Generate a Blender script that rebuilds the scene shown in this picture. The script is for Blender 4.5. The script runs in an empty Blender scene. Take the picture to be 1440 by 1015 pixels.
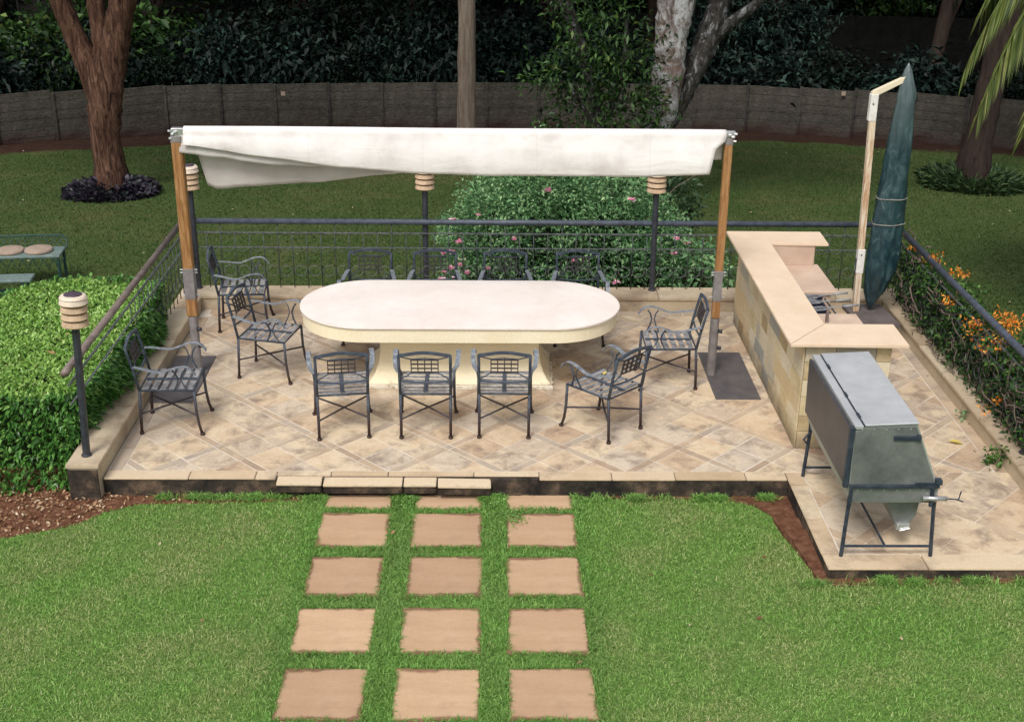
import bpy, bmesh, math, random
import numpy as np
from math import sin, cos, pi, radians as R
from mathutils import Vector, Matrix

random.seed(7)
RNG = np.random.default_rng(11)
SC = bpy.context.scene
COL = SC.collection

# ------------------------------------------------------------------ helpers
def tag(o, label=None, cat=None, group=None, kind=None):
    if label: o['label'] = label
    if cat: o['category'] = cat
    if group: o['group'] = group
    if kind: o['kind'] = kind
    return o

def empty(name, loc, rz=0, label=None, cat=None, group=None):
    o = bpy.data.objects.new(name, None)
    o.empty_display_size = .1
    COL.objects.link(o)
    o.location = loc
    o.rotation_euler = (0, 0, rz)
    return tag(o, label, cat, group)

def link_mesh(name, me, mat, parent=None, smooth=False):
    if mat is not None:
        me.materials.append(mat)
    if smooth:
        me.polygons.foreach_set('use_smooth', [True] * len(me.polygons))
    me.update()
    o = bpy.data.objects.new(name, me)
    COL.objects.link(o)
    if parent: o.parent = parent
    return o

def copy_tree(o, parent=None):
    c = o.copy()
    COL.objects.link(c)
    c.parent = parent
    for ch in list(o.children):
        copy_tree(ch, c)
    return c

class MB:
    """collects shapes and builds them as one mesh"""
    def __init__(s): s.v = []; s.f = []
    def add(s, vs, fs):
        n = len(s.v)
        s.v += [tuple(v) for v in vs]
        s.f += [tuple(i + n for i in f) for f in fs]
        return s
    def box(s, x0, x1, y0, y1, z0, z1):
        vs = [(x0,y0,z0),(x1,y0,z0),(x1,y1,z0),(x0,y1,z0),(x0,y0,z1),(x1,y0,z1),(x1,y1,z1),(x0,y1,z1)]
        return s.add(vs, [(0,3,2,1),(4,5,6,7),(0,1,5,4),(1,2,6,5),(2,3,7,6),(3,0,4,7)])
    def prism(s, poly, z0, z1):
        n = len(poly)
        a = sum(poly[i][0]*poly[(i+1)%n][1]-poly[(i+1)%n][0]*poly[i][1] for i in range(n))
        if a < 0: poly = poly[::-1]
        vs = [(p[0],p[1],z0) for p in poly] + [(p[0],p[1],z1) for p in poly]
        fs = [tuple(range(n))[::-1], tuple(range(n, 2*n))] + [(i,(i+1)%n,(i+1)%n+n,i+n) for i in range(n)]
        return s.add(vs, fs)
    def extr(s, poly, ax, a0, a1):
        """poly in the plane across axis ax ('x': (y,z), 'y': (x,z)) extruded a0..a1"""
        n = len(poly)
        m = (lambda p,a:(a,p[0],p[1])) if ax == 'x' else (lambda p,a:(p[0],a,p[1]))
        vs = [m(p,a0) for p in poly] + [m(p,a1) for p in poly]
        fs = [tuple(range(n))[::-1], tuple(range(n, 2*n))] + [(i,(i+1)%n,(i+1)%n+n,i+n) for i in range(n)]
        return s.add(vs, fs)
    def tube(s, pts, r, n=8, closed=False, flat=None):
        """swept tube; r number or list; flat=(w,h) gives a flat band with the first axis level"""
        P = [Vector(p) for p in pts]; k = len(P)
        rs = r if isinstance(r, (list, tuple)) else [r]*k
        T = []
        for i in range(k):
            if closed: t = P[(i+1)%k]-P[i-1]
            else: t = P[min(i+1,k-1)]-P[max(i-1,0)]
            T.append(t.normalized() if t.length > 1e-9 else Vector((0,0,1)))
        up = Vector((0,0,1)) if abs(T[0].z) < .9 else Vector((1,0,0))
        nrm = (up - T[0]*up.dot(T[0])).normalized()
        rings = []
        for i in range(k):
            nrm = (nrm - T[i]*nrm.dot(T[i]))
            nrm = nrm.normalized() if nrm.length > 1e-6 else T[i].orthogonal().normalized()
            b = T[i].cross(nrm)
            if flat:
                w,h = flat[0]/2, flat[1]/2
                ring = [P[i]+b*w+nrm*h, P[i]-b*w+nrm*h, P[i]-b*w-nrm*h, P[i]+b*w-nrm*h]
            else:
                ring = [P[i]+(nrm*cos(2*pi*j/n)+b*sin(2*pi*j/n))*rs[i] for j in range(n)]
            rings.append(ring)
        m = len(rings[0]); vs = [v for g in rings for v in g]; fs = []
        for i in range(k if closed else k-1):
            a = i*m; c = ((i+1)%k)*m
            for j in range(m):
                fs.append((a+j, c+j, c+(j+1)%m, a+(j+1)%m))
        if not closed:
            fs.append(tuple(range(m))); fs.append(tuple(range((k-1)*m, k*m))[::-1])
        return s.add(vs, fs)
    def lathe(s, prof, n=20, c=(0,0)):
        vs = []; fs = []
        for r,z in prof:
            for j in range(n):
                a = 2*pi*j/n
                vs.append((c[0]+r*cos(a), c[1]+r*sin(a), z))
        for i in range(len(prof)-1):
            for j in range(n):
                fs.append((i*n+j, i*n+(j+1)%n, (i+1)*n+(j+1)%n, (i+1)*n+j))
        fs.append(tuple(range(n))[::-1]); fs.append(tuple(range((len(prof)-1)*n, len(prof)*n)))
        return s.add(vs, fs)
    def build(s, name, mat, parent=None, smooth=False, bevel=0, seg=1, autosmooth=False):
        me = bpy.data.meshes.new(name)
        me.from_pydata(s.v, [], s.f)
        if bevel:
            bm = bmesh.new(); bm.from_mesh(me)
            bmesh.ops.remove_doubles(bm, verts=bm.verts, dist=1e-5)
            es = [e for e in bm.edges if len(e.link_faces) == 2 and e.calc_face_angle(0) > .5]
            bmesh.ops.bevel(bm, geom=es, offset=bevel, segments=seg, affect='EDGES', clamp_overlap=True)
            bm.to_mesh(me); bm.free()
        bm = bmesh.new(); bm.from_mesh(me)
        bmesh.ops.recalc_face_normals(bm, faces=bm.faces)
        bm.to_mesh(me); bm.free()
        return link_mesh(name, me, mat, parent, smooth)

def np_mesh(name, V, loops, per, mat, parent=None, smooth=False):
    """V (n,3); loops flat index array; per = verts per face"""
    me = bpy.data.meshes.new(name)
    nf = len(loops)//per
    me.vertices.add(len(V)); me.vertices.foreach_set('co', np.ascontiguousarray(V, dtype=np.float32).ravel())
    me.loops.add(len(loops)); me.loops.foreach_set('vertex_index', np.ascontiguousarray(loops, dtype=np.int32))
    me.polygons.add(nf); me.polygons.foreach_set('loop_start', np.arange(0, len(loops), per, dtype=np.int32))
    me.update(calc_edges=True)
    return link_mesh(name, me, mat, parent, smooth)

def unit(a): return a/np.maximum(np.linalg.norm(a, axis=1, keepdims=True), 1e-9)

def leaves(name, P, D, L, wr, mat, parent=None, fold=.25, droop=0.0, N=None):
    """pointed leaves: base point P, direction D, length L, width ratio wr"""
    n = len(P); D = unit(D)
    L = np.broadcast_to(np.asarray(L, float), (n,))[:, None]
    if N is None:
        N = RNG.normal(size=(n,3))*.6 + np.array([0,0,1.0])
    S = unit(np.cross(D, N)); U = np.cross(S, D)
    w = L*wr*.5
    b = P; t = P + D*L - np.array([0,0,1.])*L*droop
    m = P + D*L*.45
    l = m + S*w + U*w*fold; r = m - S*w + U*w*fold
    V = np.stack([b, l, t, r], 1).reshape(-1, 3)
    i = np.arange(n)[:, None]*4
    F = np.concatenate([i+np.array([0,2,1]), i+np.array([0,3,2])], 1).reshape(-1)
    return np_mesh(name, V, F, 3, mat, parent)

# ------------------------------------------------------------------ materials
class NT:
    def __init__(s, name):
        s.m = bpy.data.materials.new(name); s.m.use_nodes = True  # solid near-black core; the hedge's inner shade is put into its colour
        s.t = s.m.node_tree; s.b = s.t.nodes['Principled BSDF']
        s.tc = s.t.nodes.new('ShaderNodeTexCoord')
        s.co = s.tc.outputs['Object']
    def n(s, typ, **kw):
        nd = s.t.nodes.new(typ)
        for k, v in kw.items(): setattr(nd, k, v)
        return nd
    def lk(s, a, b): s.t.links.new(a, b)
    def world(s):
        s.co = s.n('ShaderNodeNewGeometry').outputs['Position']; return s
    def scaled(s, sc):
        mp = s.n('ShaderNodeMapping'); mp.inputs['Scale'].default_value = sc
        s.lk(s.co, mp.inputs['Vector']); return mp.outputs[0]
    def noise(s, scale, detail=4, rough=.6, co=None, dist=0):
        nd = s.n('ShaderNodeTexNoise'); nd.inputs['Scale'].default_value = scale
        nd.inputs['Detail'].default_value = detail; nd.inputs['Roughness'].default_value = rough
        nd.inputs['Distortion'].default_value = dist
        s.lk(co or s.co, nd.inputs['Vector']); return nd.outputs['Fac']
    def ramp(s, fac, stops, const=False):
        r = s.n('ShaderNodeValToRGB'); s.lk(fac, r.inputs[0]); e = r.color_ramp.elements
        if const: r.color_ramp.interpolation = 'CONSTANT'
        while len(e) < len(stops): e.new(.5)
        for x, (p, c) in zip(e, stops):
            x.position = p; x.color = (*c, 1) if len(c) == 3 else c
        return r.outputs['Color']
    def mr(s, fac, a, b, c=0., d=1.):
        m = s.n('ShaderNodeMapRange'); s.lk(fac, m.inputs[0])
        for i, v in enumerate((a, b, c, d)): m.inputs[i+1].default_value = v
        return m.outputs[0]
    def mix(s, fac, a, b, mode='MIX'):
        m = s.n('ShaderNodeMix', data_type='RGBA', blend_type=mode)
        if isinstance(fac, (int, float)): m.inputs[0].default_value = fac
        else: s.lk(fac, m.inputs[0])
        for i, v in ((6, a), (7, b)):
            if isinstance(v, tuple): m.inputs[i].default_value = (*v, 1)
            else: s.lk(v, m.inputs[i])
        return m.outputs[2]
    def math(s, op, a, b=None):
        m = s.n('ShaderNodeMath', operation=op)
        for i, v in enumerate((a, b)):
            if v is None: continue
            if isinstance(v, (int, float)): m.inputs[i].default_value = v
            else: s.lk(v, m.inputs[i])
        return m.outputs[0]
    def island(s): return s.n('ShaderNodeNewGeometry').outputs['Random Per Island']
    def sep(s):
        x = s.n('ShaderNodeSeparateXYZ'); s.lk(s.co, x.inputs[0]); return x.outputs
    def color(s, c):
        if isinstance(c, tuple): s.b.inputs['Base Color'].default_value = (*c, 1)
        else: s.lk(c, s.b.inputs['Base Color'])
        return s
    def rough(s, r):
        if isinstance(r, (int, float)): s.b.inputs['Roughness'].default_value = r
        else: s.lk(r, s.b.inputs['Roughness'])
        return s
    def bump(s, h, strength=.3, dist=.01):
        b = s.n('ShaderNodeBump'); b.inputs['Strength'].default_value = strength
        b.inputs['Distance'].default_value = dist
        s.lk(h, b.inputs['Height']); s.lk(b.outputs[0], s.b.inputs['Normal']); return s
    def spec(s, v): s.b.inputs['Specular IOR Level'].default_value = v; return s

def leafmat(name, stops, rough=.5, trans=.25, patch=None, spec=.3):
    t = NT(name)
    c = t.ramp(t.island(), stops)
    if patch:
        sc, dark = patch
        c = t.mix(t.mr(t.noise(sc, 2), .35, .65), c, t.mix(1.0, c, dark, 'MULTIPLY'))
    t.color(c).rough(rough).spec(spec)
    if trans:
        tr = t.n('ShaderNodeBsdfTranslucent'); t.lk(c, tr.inputs[0])
        ms = t.n('ShaderNodeMixShader'); ms.inputs[0].default_value = trans
        out = t.t.nodes['Material Output']
        t.lk(t.b.outputs[0], ms.inputs[1]); t.lk(tr.outputs[0], ms.inputs[2]); t.lk(ms.outputs[0], out.inputs[0])
    return t.m

def stone(name, stops, sc=3., fine=60., bump=.25, island=0., stain=None, rough=.8, zdark=None, layers=None):
    t = NT(name)
    f = t.noise(sc, 7, .68, dist=.12)
    if layers:
        f = t.noise(sc, 6, .62, co=t.scaled(layers), dist=.3)
    if island:
        f = t.math('ADD', t.math('MULTIPLY', f, 1-island), t.math('MULTIPLY', t.island(), island))
    c = t.ramp(f, stops)
    g = t.noise(fine, 3, .7)
    c = t.mix(t.mr(g, .3, .7, 0, .35), c, t.mix(1.0, c, (.62,.58,.54), 'MULTIPLY'))
    if stain:
        scs, lo, hi, colr, amt = stain
        sn = t.noise(scs, 8, .7, dist=.25)
        c = t.mix(t.mr(sn, lo, hi, 0, amt), c, colr)
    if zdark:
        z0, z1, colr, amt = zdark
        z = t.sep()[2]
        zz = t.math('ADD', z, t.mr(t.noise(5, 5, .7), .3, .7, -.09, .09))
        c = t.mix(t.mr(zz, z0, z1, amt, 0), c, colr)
    t.color(c).rough(rough).spec(.25)
    t.bump(t.math('ADD', f, t.math('MULTIPLY', g, .4)), bump, .01)
    return t.m

M = {}
# terrace flagstones: each slab its own tone, blotched
M['tile'] = stone('flagstone', [(.18,(.32,.22,.155)),(.3,(.49,.36,.25)),(.42,(.61,.47,.325)),(.52,(.68,.56,.4)),(.6,(.5,.4,.31)),(.68,(.63,.53,.41)),(.78,(.5,.42,.35)),(.86,(.36,.31,.275))],
                  sc=5.0, fine=45, island=.45, stain=(3.4,.49,.64,(.2,.145,.115),.72), bump=.35, rough=.75)
M['tilestrip'] = stone('flagstone_strip', [(.25,(.38,.28,.2)),(.5,(.54,.42,.3)),(.75,(.44,.37,.3))], sc=5, fine=45, island=.5,
                  stain=(2.2,.5,.72,(.2,.16,.13),.7), bump=.3)
M['grout'] = stone('grout', [(.3,(.62,.54,.46)),(.7,(.82,.76,.67))], sc=5, fine=80, stain=(1.6,.54,.7,(.3,.24,.19),.8))
M['coping'] = stone('coping_sandstone', [(.3,(.48,.36,.235)),(.5,(.6,.47,.325)),(.7,(.65,.54,.39))], sc=2.2, fine=50, island=.35,
                  stain=(1.7,.52,.7,(.22,.17,.13),.75), bump=.25)
M['curb'] = stone('kerb_sandstone', [(.3,(.34,.26,.175)),(.5,(.49,.39,.275)),(.7,(.57,.48,.35))], sc=2.4, fine=50, island=.35,
                  stain=(1.5,.5,.68,(.25,.18,.13),.8), bump=.3)
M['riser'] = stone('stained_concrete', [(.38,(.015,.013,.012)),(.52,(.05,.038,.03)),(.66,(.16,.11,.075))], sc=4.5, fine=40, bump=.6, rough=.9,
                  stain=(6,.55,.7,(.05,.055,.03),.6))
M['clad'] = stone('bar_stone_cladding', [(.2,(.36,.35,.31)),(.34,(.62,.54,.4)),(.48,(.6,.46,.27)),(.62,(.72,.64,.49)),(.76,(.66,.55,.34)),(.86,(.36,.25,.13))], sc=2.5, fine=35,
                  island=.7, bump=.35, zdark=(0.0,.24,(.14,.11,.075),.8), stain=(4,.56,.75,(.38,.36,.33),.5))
M['cladjoint'] = stone('cladding_joint', [(.3,(.38,.32,.23)),(.7,(.56,.48,.35))], sc=8, fine=60, zdark=(0,.24,(.08,.065,.05),.85))
M['barslab'] = stone('polished_sandstone', [(.3,(.7,.54,.39)),(.7,(.79,.64,.49))], sc=3, fine=140, bump=.05, rough=.55, stain=(2.2,.56,.8,(.6,.42,.3),.4))
M['barslab2'] = stone('worn_pink_sandstone', [(.3,(.52,.37,.28)),(.7,(.68,.54,.43))], sc=3, fine=140, bump=.05, rough=.6, stain=(1.8,.45,.7,(.42,.3,.24),.5))
M['tabletop'] = stone('table_top_stone', [(.3,(.76,.67,.62)),(.6,(.85,.79,.75))], sc=1.6, fine=120, bump=.04, rough=.5, stain=(3.4,.5,.72,(.6,.5,.46),.35))
M['plaster'] = stone('cream_plaster', [(.3,(.82,.72,.51)),(.7,(.88,.8,.61))], sc=2.5, fine=60, bump=.1, rough=.7, zdark=(.0,.05,(.4,.33,.24),.6))
M['plasterlow'] = stone('chipped_plaster', [(.35,(.4,.33,.25)),(.5,(.74,.68,.56)),(.7,(.86,.83,.75))], sc=22, fine=80, bump=.7, rough=.9)
M['slab'] = stone('stepping_stone', [(.3,(.49,.325,.205)),(.5,(.53,.36,.235)),(.7,(.57,.4,.27))], sc=2.0, fine=90, bump=.12, rough=.8,
                  stain=(3.2,.56,.74,(.36,.24,.17),.55), layers=(1,5,1))
def slabedge():
    t = NT.__new__(NT); t.m = M['slab']; t.t = t.m.node_tree; t.b = t.t.nodes['Principled BSDF']
    tc = t.n('ShaderNodeTexCoord'); t.co = tc.outputs['Object']
    x, y, z = t.sep()
    d = t.math('MAXIMUM', t.math('MULTIPLY', t.math('ABSOLUTE', x), 1/.288), t.math('MULTIPLY', t.math('ABSOLUTE', y), 1/.262))
    g = t.n('ShaderNodeNewGeometry').outputs['Position']
    nn = t.noise(9, 5, .7, co=g); n2 = t.noise(2.3, 3, .6, co=g)
    d = t.math('ADD', d, t.math('MULTIPLY', t.math('SUBTRACT', nn, .5), .22))
    d = t.math('ADD', d, t.math('MULTIPLY', t.math('SUBTRACT', n2, .5), .5))
    old = t.b.inputs['Base Color'].links[0].from_socket
    c = t.mix(t.mr(d, .91, .99, 0, .8), old, (.17,.085,.05))
    oi = t.n('ShaderNodeObjectInfo').outputs['Random']
    c = t.mix(oi, t.mix(1., c, (.84,.8,.78), 'MULTIPLY'), t.mix(1., c, (1.1,1.1,1.08), 'MULTIPLY'))
    w_ = t.mr(n2, .3, .7, 0, .5); c = t.mix(w_, c, t.mix(1., c, (.86,.84,.84), 'MULTIPLY'))
    t.color(c)
slabedge()
M['slabcrumb'] = stone('red_earth_crumbs', [(.3,(.2,.1,.055)),(.7,(.38,.2,.12))], sc=20, fine=80, bump=.6)

def soilmat():
    t = NT('red_soil'); f = t.noise(14, 8, .75)
    c = t.ramp(f, [(.3,(.07,.032,.02)),(.5,(.19,.085,.05)),(.66,(.3,.16,.1)),(.74,(.46,.34,.25))])
    t.color(c).rough(.95).spec(.1).bump(t.noise(45, 6, .8), .9, .03); return t.m
M['soil'] = soilmat()

def lawnmat():
    t = NT('lawn_ground').world()
    y = t.sep()[1]
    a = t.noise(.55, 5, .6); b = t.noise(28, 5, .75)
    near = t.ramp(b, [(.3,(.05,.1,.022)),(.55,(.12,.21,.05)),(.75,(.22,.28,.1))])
    far = t.ramp(b, [(.3,(.028,.05,.014)),(.5,(.055,.085,.024)),(.75,(.12,.13,.05))])  # back lawn darkened, tree shade put into its colour
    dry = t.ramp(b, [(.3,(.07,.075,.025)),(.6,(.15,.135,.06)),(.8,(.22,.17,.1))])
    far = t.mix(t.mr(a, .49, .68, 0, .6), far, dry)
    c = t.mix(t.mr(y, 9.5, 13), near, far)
    # bare earth along the foot of the wall and on the bank behind
    ey = t.math('ADD', y, t.mr(t.noise(1.3, 4), .3, .7, -.35, .35))
    earth = t.ramp(t.noise(6, 6, .7), [(.3,(.02,.011,.008)),(.7,(.06,.03,.021))])
    xs = t.sep()[0]
    arc = t.math('MULTIPLY', t.math('POWER', t.math('ABSOLUTE', t.math('SUBTRACT', xs, 1.3)), 2.0), .024)
    ed = t.math('ADD', ey, arc)
    c = t.mix(t.mr(ed, 30.3, 30.75), c, earth)
    t.color(c).rough(.95).spec(.1).bump(b, .6, .04); return t.m
M['lawn'] = lawnmat()

def grassmat(name, stops, dry, lo, hi, amt):
    t = NT(name).world()
    c = t.ramp(t.island(), stops)
    p = t.noise(1.5, 5, .65)
    d = t.ramp(t.island(), dry)
    c = t.mix(t.mr(p, lo, hi, 0, amt), c, d)
    q = t.noise(.7, 3)
    c = t.mix(t.mr(q, .35, .65, 0, .45), c, t.mix(1., c, (.72,.85,.7), 'MULTIPLY'))
    t.color(c).rough(.55).spec(.25)
    tr = t.n('ShaderNodeBsdfTranslucent'); t.lk(c, tr.inputs[0])
    ms = t.n('ShaderNodeMixShader'); ms.inputs[0].default_value = .3
    t.lk(t.b.outputs[0], ms.inputs[1]); t.lk(tr.outputs[0], ms.inputs[2]); t.lk(ms.outputs[0], t.t.nodes['Material Output'].inputs[0])
    return t.m
M['grass'] = grassmat('lawn_blades', [(0,(.12,.26,.045)),(.4,(.21,.4,.08)),(.75,(.3,.51,.125)),(.94,(.41,.56,.19)),(1,(.6,.58,.33))],
                      [(0,(.2,.29,.08)),(.5,(.38,.43,.16)),(1,(.62,.55,.32))], .44, .6, .7)
M['grass2'] = grassmat('lush_blades', [(0,(.11,.24,.045)),(.5,(.2,.41,.085)),(1,(.36,.56,.17))],
                      [(0,(.12,.2,.05)),(1,(.26,.34,.12))], .4, .7, .5)
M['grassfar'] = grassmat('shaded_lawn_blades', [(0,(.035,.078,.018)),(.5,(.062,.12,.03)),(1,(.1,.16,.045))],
                      [(0,(.08,.095,.032)),(.5,(.12,.125,.05)),(1,(.18,.16,.08))], .48, .68, .6)  # darker than the front blades: tree shade in the colour

def metal(name, c, c2, rough=.45, met=.0, sc=14., zr=None, bump=.08, spec=.5):
    t = NT(name); f = t.noise(sc, 6, .7)
    col = t.ramp(f, [(.35, c), (.68, c2)])
    if zr:
        z0, z1, rc = zr
        zz = t.math('ADD', t.sep()[2], t.mr(f, .3, .7, -.08, .08))
        col = t.mix(t.mr(zz, z0, z1, .95, 0), col, rc)
    t.color(col).rough(rough).bump(f, bump, .004).spec(spec)
    t.b.inputs['Metallic'].default_value = met
    return t.m
M['chair'] = metal('chair_iron', (.028,.036,.055), (.085,.105,.135), rough=.5, spec=.3, zr=(.1,.42,(.045,.024,.02)))
M['chairgrid'] = metal('chair_iron_grid', (.03,.022,.022), (.06,.055,.065), rough=.5)
M['band'] = metal('chair_worn_band', (.09,.105,.13), (.3,.32,.35), rough=.5, sc=26, bump=.2)
M['seatband'] = metal('chair_seat_band', (.11,.11,.12), (.38,.365,.365), rough=.55, sc=22, bump=.25)
M['rail'] = metal('blue_grey_paint', (.04,.048,.068), (.085,.1,.13), rough=.45, spec=.35)
M['railbrown'] = metal('weathered_brown_paint', (.11,.08,.07), (.24,.19,.17), rough=.5, sc=9)
M['railpale'] = metal('worn_grille_paint', (.045,.052,.056), (.15,.16,.165), rough=.5)
M['railthin'] = metal('grille_paint', (.014,.017,.02), (.06,.07,.075), rough=.5)
M['postdark'] = metal('black_post_paint', (.02,.022,.03), (.045,.05,.065), rough=.4)
M['lampcap'] = metal('lamp_cap', (.045,.028,.04), (.075,.05,.07), rough=.5)
M['steelgrey'] = metal('grey_sleeve', (.15,.135,.135), (.27,.25,.25), rough=.5, sc=9)
M['bolt'] = metal('zinc_bolt', (.5,.5,.52), (.7,.7,.72), rough=.3, met=.7)
M['plate'] = metal('steel_base_plate', (.07,.065,.075), (.13,.115,.115), rough=.5, sc=5)
M['galv'] = metal('galvanised_sheet', (.33,.36,.34), (.47,.49,.46), rough=.42, met=.35, sc=3.2, bump=.05)
M['galvtop'] = metal('galvanised_lid', (.42,.43,.45), (.56,.57,.59), rough=.4, met=.3, sc=3, bump=.04)
M['galvend'] = metal('green_grey_sheet', (.115,.125,.123), (.24,.25,.245), rough=.4, met=.3, sc=3.4, bump=.05)
M['door'] = metal('dark_door_sheet', (.04,.04,.05), (.08,.075,.085), rough=.4, met=.2, sc=3)
M['iron'] = metal('dark_angle_iron', (.016,.024,.036), (.045,.058,.078), rough=.45, spec=.3)
M['chrome'] = metal('grill_wire', (.5,.5,.52), (.72,.72,.74), rough=.3, met=.8)
M['toolgrip'] = metal('tool_grip', (.2,.2,.21), (.34,.34,.36), rough=.5)
M['firebox'] = metal('navy_firebox', (.012,.016,.035), (.03,.04,.07), rough=.6)  # near-black navy with faint mottling

def woodmat(name, stops, sc=(14,14,1.2), rough=.45, zgrey=None):
    t = NT(name)
    f = t.noise(3.0, 7, .7, co=t.scaled(sc), dist=.6)
    c = t.ramp(f, stops)
    if zgrey:
        z = t.math('ADD', t.sep()[2], t.mr(t.noise(4, 4), .3, .7, -.25, .25))
        c = t.mix(t.mr(z, zgrey[0], zgrey[1], 0, 1), c, zgrey[2])
    t.color(c).rough(rough).bump(f, .25, .006); return t.m
M['wood'] = woodmat('orange_varnished_wood', [(.3,(.12,.055,.022)),(.46,(.28,.13,.045)),(.6,(.38,.21,.09)),(.72,(.38,.28,.18))])
M['wood2'] = woodmat('weathered_painted_wood', [(.3,(.3,.15,.07)),(.45,(.5,.33,.2)),(.55,(.62,.53,.42)),(.75,(.74,.68,.58))], rough=.7, zgrey=(1.9,2.35,(.68,.6,.44)))
M['whiteplate'] = metal('white_bracket', (.62,.6,.56), (.78,.77,.75), rough=.5)
M['umbslab'] = stone('dark_paving_slab', [(.3,(.09,.075,.075)),(.7,(.17,.145,.14))], sc=4, fine=50, bump=.3)

def barkmat(name, stops, sc=(7,7,1.6), bump=.8, stain=None):
    t = NT(name)
    f = t.noise(1.6, 8, .72, co=t.scaled(sc), dist=.8)
    c = t.ramp(f, stops)
    if stain:
        c = t.mix(t.mr(t.noise(stain[0], 6, .7), stain[1], stain[2], 0, .9), c, stain[3])
    t.color(c).rough(.9).spec(.15).bump(f, bump, .06); return t.m
M['bark'] = barkmat('red_brown_bark', [(.36,(.02,.01,.008)),(.5,(.095,.048,.032)),(.64,(.2,.115,.08))], sc=(9,9,1.3), bump=1.)
M['barkgrey'] = barkmat('grey_brown_bark', [(.3,(.08,.055,.04)),(.5,(.19,.15,.12)),(.7,(.28,.235,.2))], sc=(9,9,.8))
M['birch'] = barkmat('lichen_mottled_bark', [(.36,(.05,.04,.035)),(.46,(.2,.17,.15)),(.55,(.42,.42,.43)),(.7,(.55,.57,.6))], sc=(4,4,2.6), stain=(1.2,.5,.62,(.14,.09,.07)))
M['birchdark'] = barkmat('dark_lichen_bark', [(.4,(.02,.018,.016)),(.55,(.07,.065,.06)),(.64,(.28,.29,.31)),(.75,(.36,.38,.41))], sc=(5,5,3))
M['palmbark'] = barkmat('palm_bark', [(.3,(.015,.011,.01)),(.6,(.05,.034,.028)),(.8,(.1,.07,.06))], sc=(6,6,1.2))
M['darkbark'] = barkmat('shaded_bark', [(.3,(.02,.014,.011)),(.7,(.07,.05,.04))])
M['stem'] = barkmat('vine_stem', [(.3,(.09,.06,.05)),(.7,(.3,.24,.2))], sc=(9,9,9))

# clipped top
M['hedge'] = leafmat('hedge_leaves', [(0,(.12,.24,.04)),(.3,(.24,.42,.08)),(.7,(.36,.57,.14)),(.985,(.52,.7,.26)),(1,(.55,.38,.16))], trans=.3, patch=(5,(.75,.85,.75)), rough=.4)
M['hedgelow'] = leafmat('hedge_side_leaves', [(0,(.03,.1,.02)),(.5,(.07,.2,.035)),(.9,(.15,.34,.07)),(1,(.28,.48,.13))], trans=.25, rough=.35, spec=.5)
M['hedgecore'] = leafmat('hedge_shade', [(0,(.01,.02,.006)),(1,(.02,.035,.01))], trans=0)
M['rose'] = leafmat('rose_leaves', [(0,(.07,.17,.07)),(.4,(.16,.33,.14)),(.8,(.31,.51,.24)),(1,(.48,.66,.34))], trans=.3, patch=(3.6,(.52,.62,.56)), rough=.5)
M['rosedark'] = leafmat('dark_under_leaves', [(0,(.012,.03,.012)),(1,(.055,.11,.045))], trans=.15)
M['dark'] = leafmat('deep_shade_leaves', [(0,(.003,.007,.005)),(.6,(.008,.017,.012)),(.93,(.018,.038,.023)),(1,(.05,.09,.06))], trans=.1, patch=(.45,(.3,.34,.34)), rough=.65, spec=.15)
M['dark2'] = leafmat('blue_green_leaves', [(0,(.005,.012,.01)),(.6,(.012,.028,.022)),(1,(.045,.09,.07))], trans=.12, patch=(.7,(.3,.34,.34)), rough=.55, spec=.22)
M['midgreen'] = leafmat('mid_green_leaves', [(0,(.014,.035,.01)),(.5,(.03,.075,.018)),(.95,(.075,.16,.035)),(1,(.2,.24,.05))], trans=.2, patch=(.9,(.4,.45,.4)))
M['crown'] = leafmat('overhead_crown_leaves', [(0,(.02,.045,.012)),(1,(.06,.11,.03))], trans=.15)
M['palmleaf'] = leafmat('palm_leaflets', [(0,(.05,.085,.018)),(.5,(.12,.17,.04)),(.9,(.26,.3,.09)),(1,(.4,.38,.16))], trans=.3, rough=.4)
M['purple'] = leafmat('purple_leaves', [(0,(.012,.01,.018)),(.7,(.035,.026,.045)),(1,(.07,.09,.08))], trans=.1)
M['strap'] = leafmat('strap_leaves', [(0,(.02,.04,.016)),(.6,(.04,.08,.03)),(1,(.1,.16,.06))], trans=.15)
M['vine'] = leafmat('vine_leaves', [(0,(.02,.06,.012)),(.5,(.05,.14,.025)),(1,(.15,.3,.06))], trans=.25, patch=(3,(.5,.55,.5)))
M['orange'] = leafmat('orange_flowers', [(0,(.75,.17,.02)),(.6,(.9,.34,.04)),(1,(.95,.52,.12))], trans=.3)
M['pink'] = leafmat('pink_flowers', [(0,(.7,.2,.36)),(.6,(.85,.42,.55)),(1,(.95,.75,.8))], trans=.3)
M['litter'] = leafmat('dry_leaf_litter', [(0,(.1,.045,.022)),(.4,(.24,.12,.06)),(.8,(.4,.26,.15)),(1,(.62,.5,.36))], trans=.05, rough=.8)
M['yleaf'] = leafmat('yellow_leaf', [(0,(.62,.5,.1)),(1,(.75,.6,.15))], trans=.2)
M['bleaf'] = leafmat('brown_leaf', [(0,(.3,.17,.08)),(1,(.4,.24,.1))], trans=.1)
M['whitebit'] = leafmat('pale_petal', [(0,(.3,.2,.1)),(1,(.55,.48,.36))], trans=.1)

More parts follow.
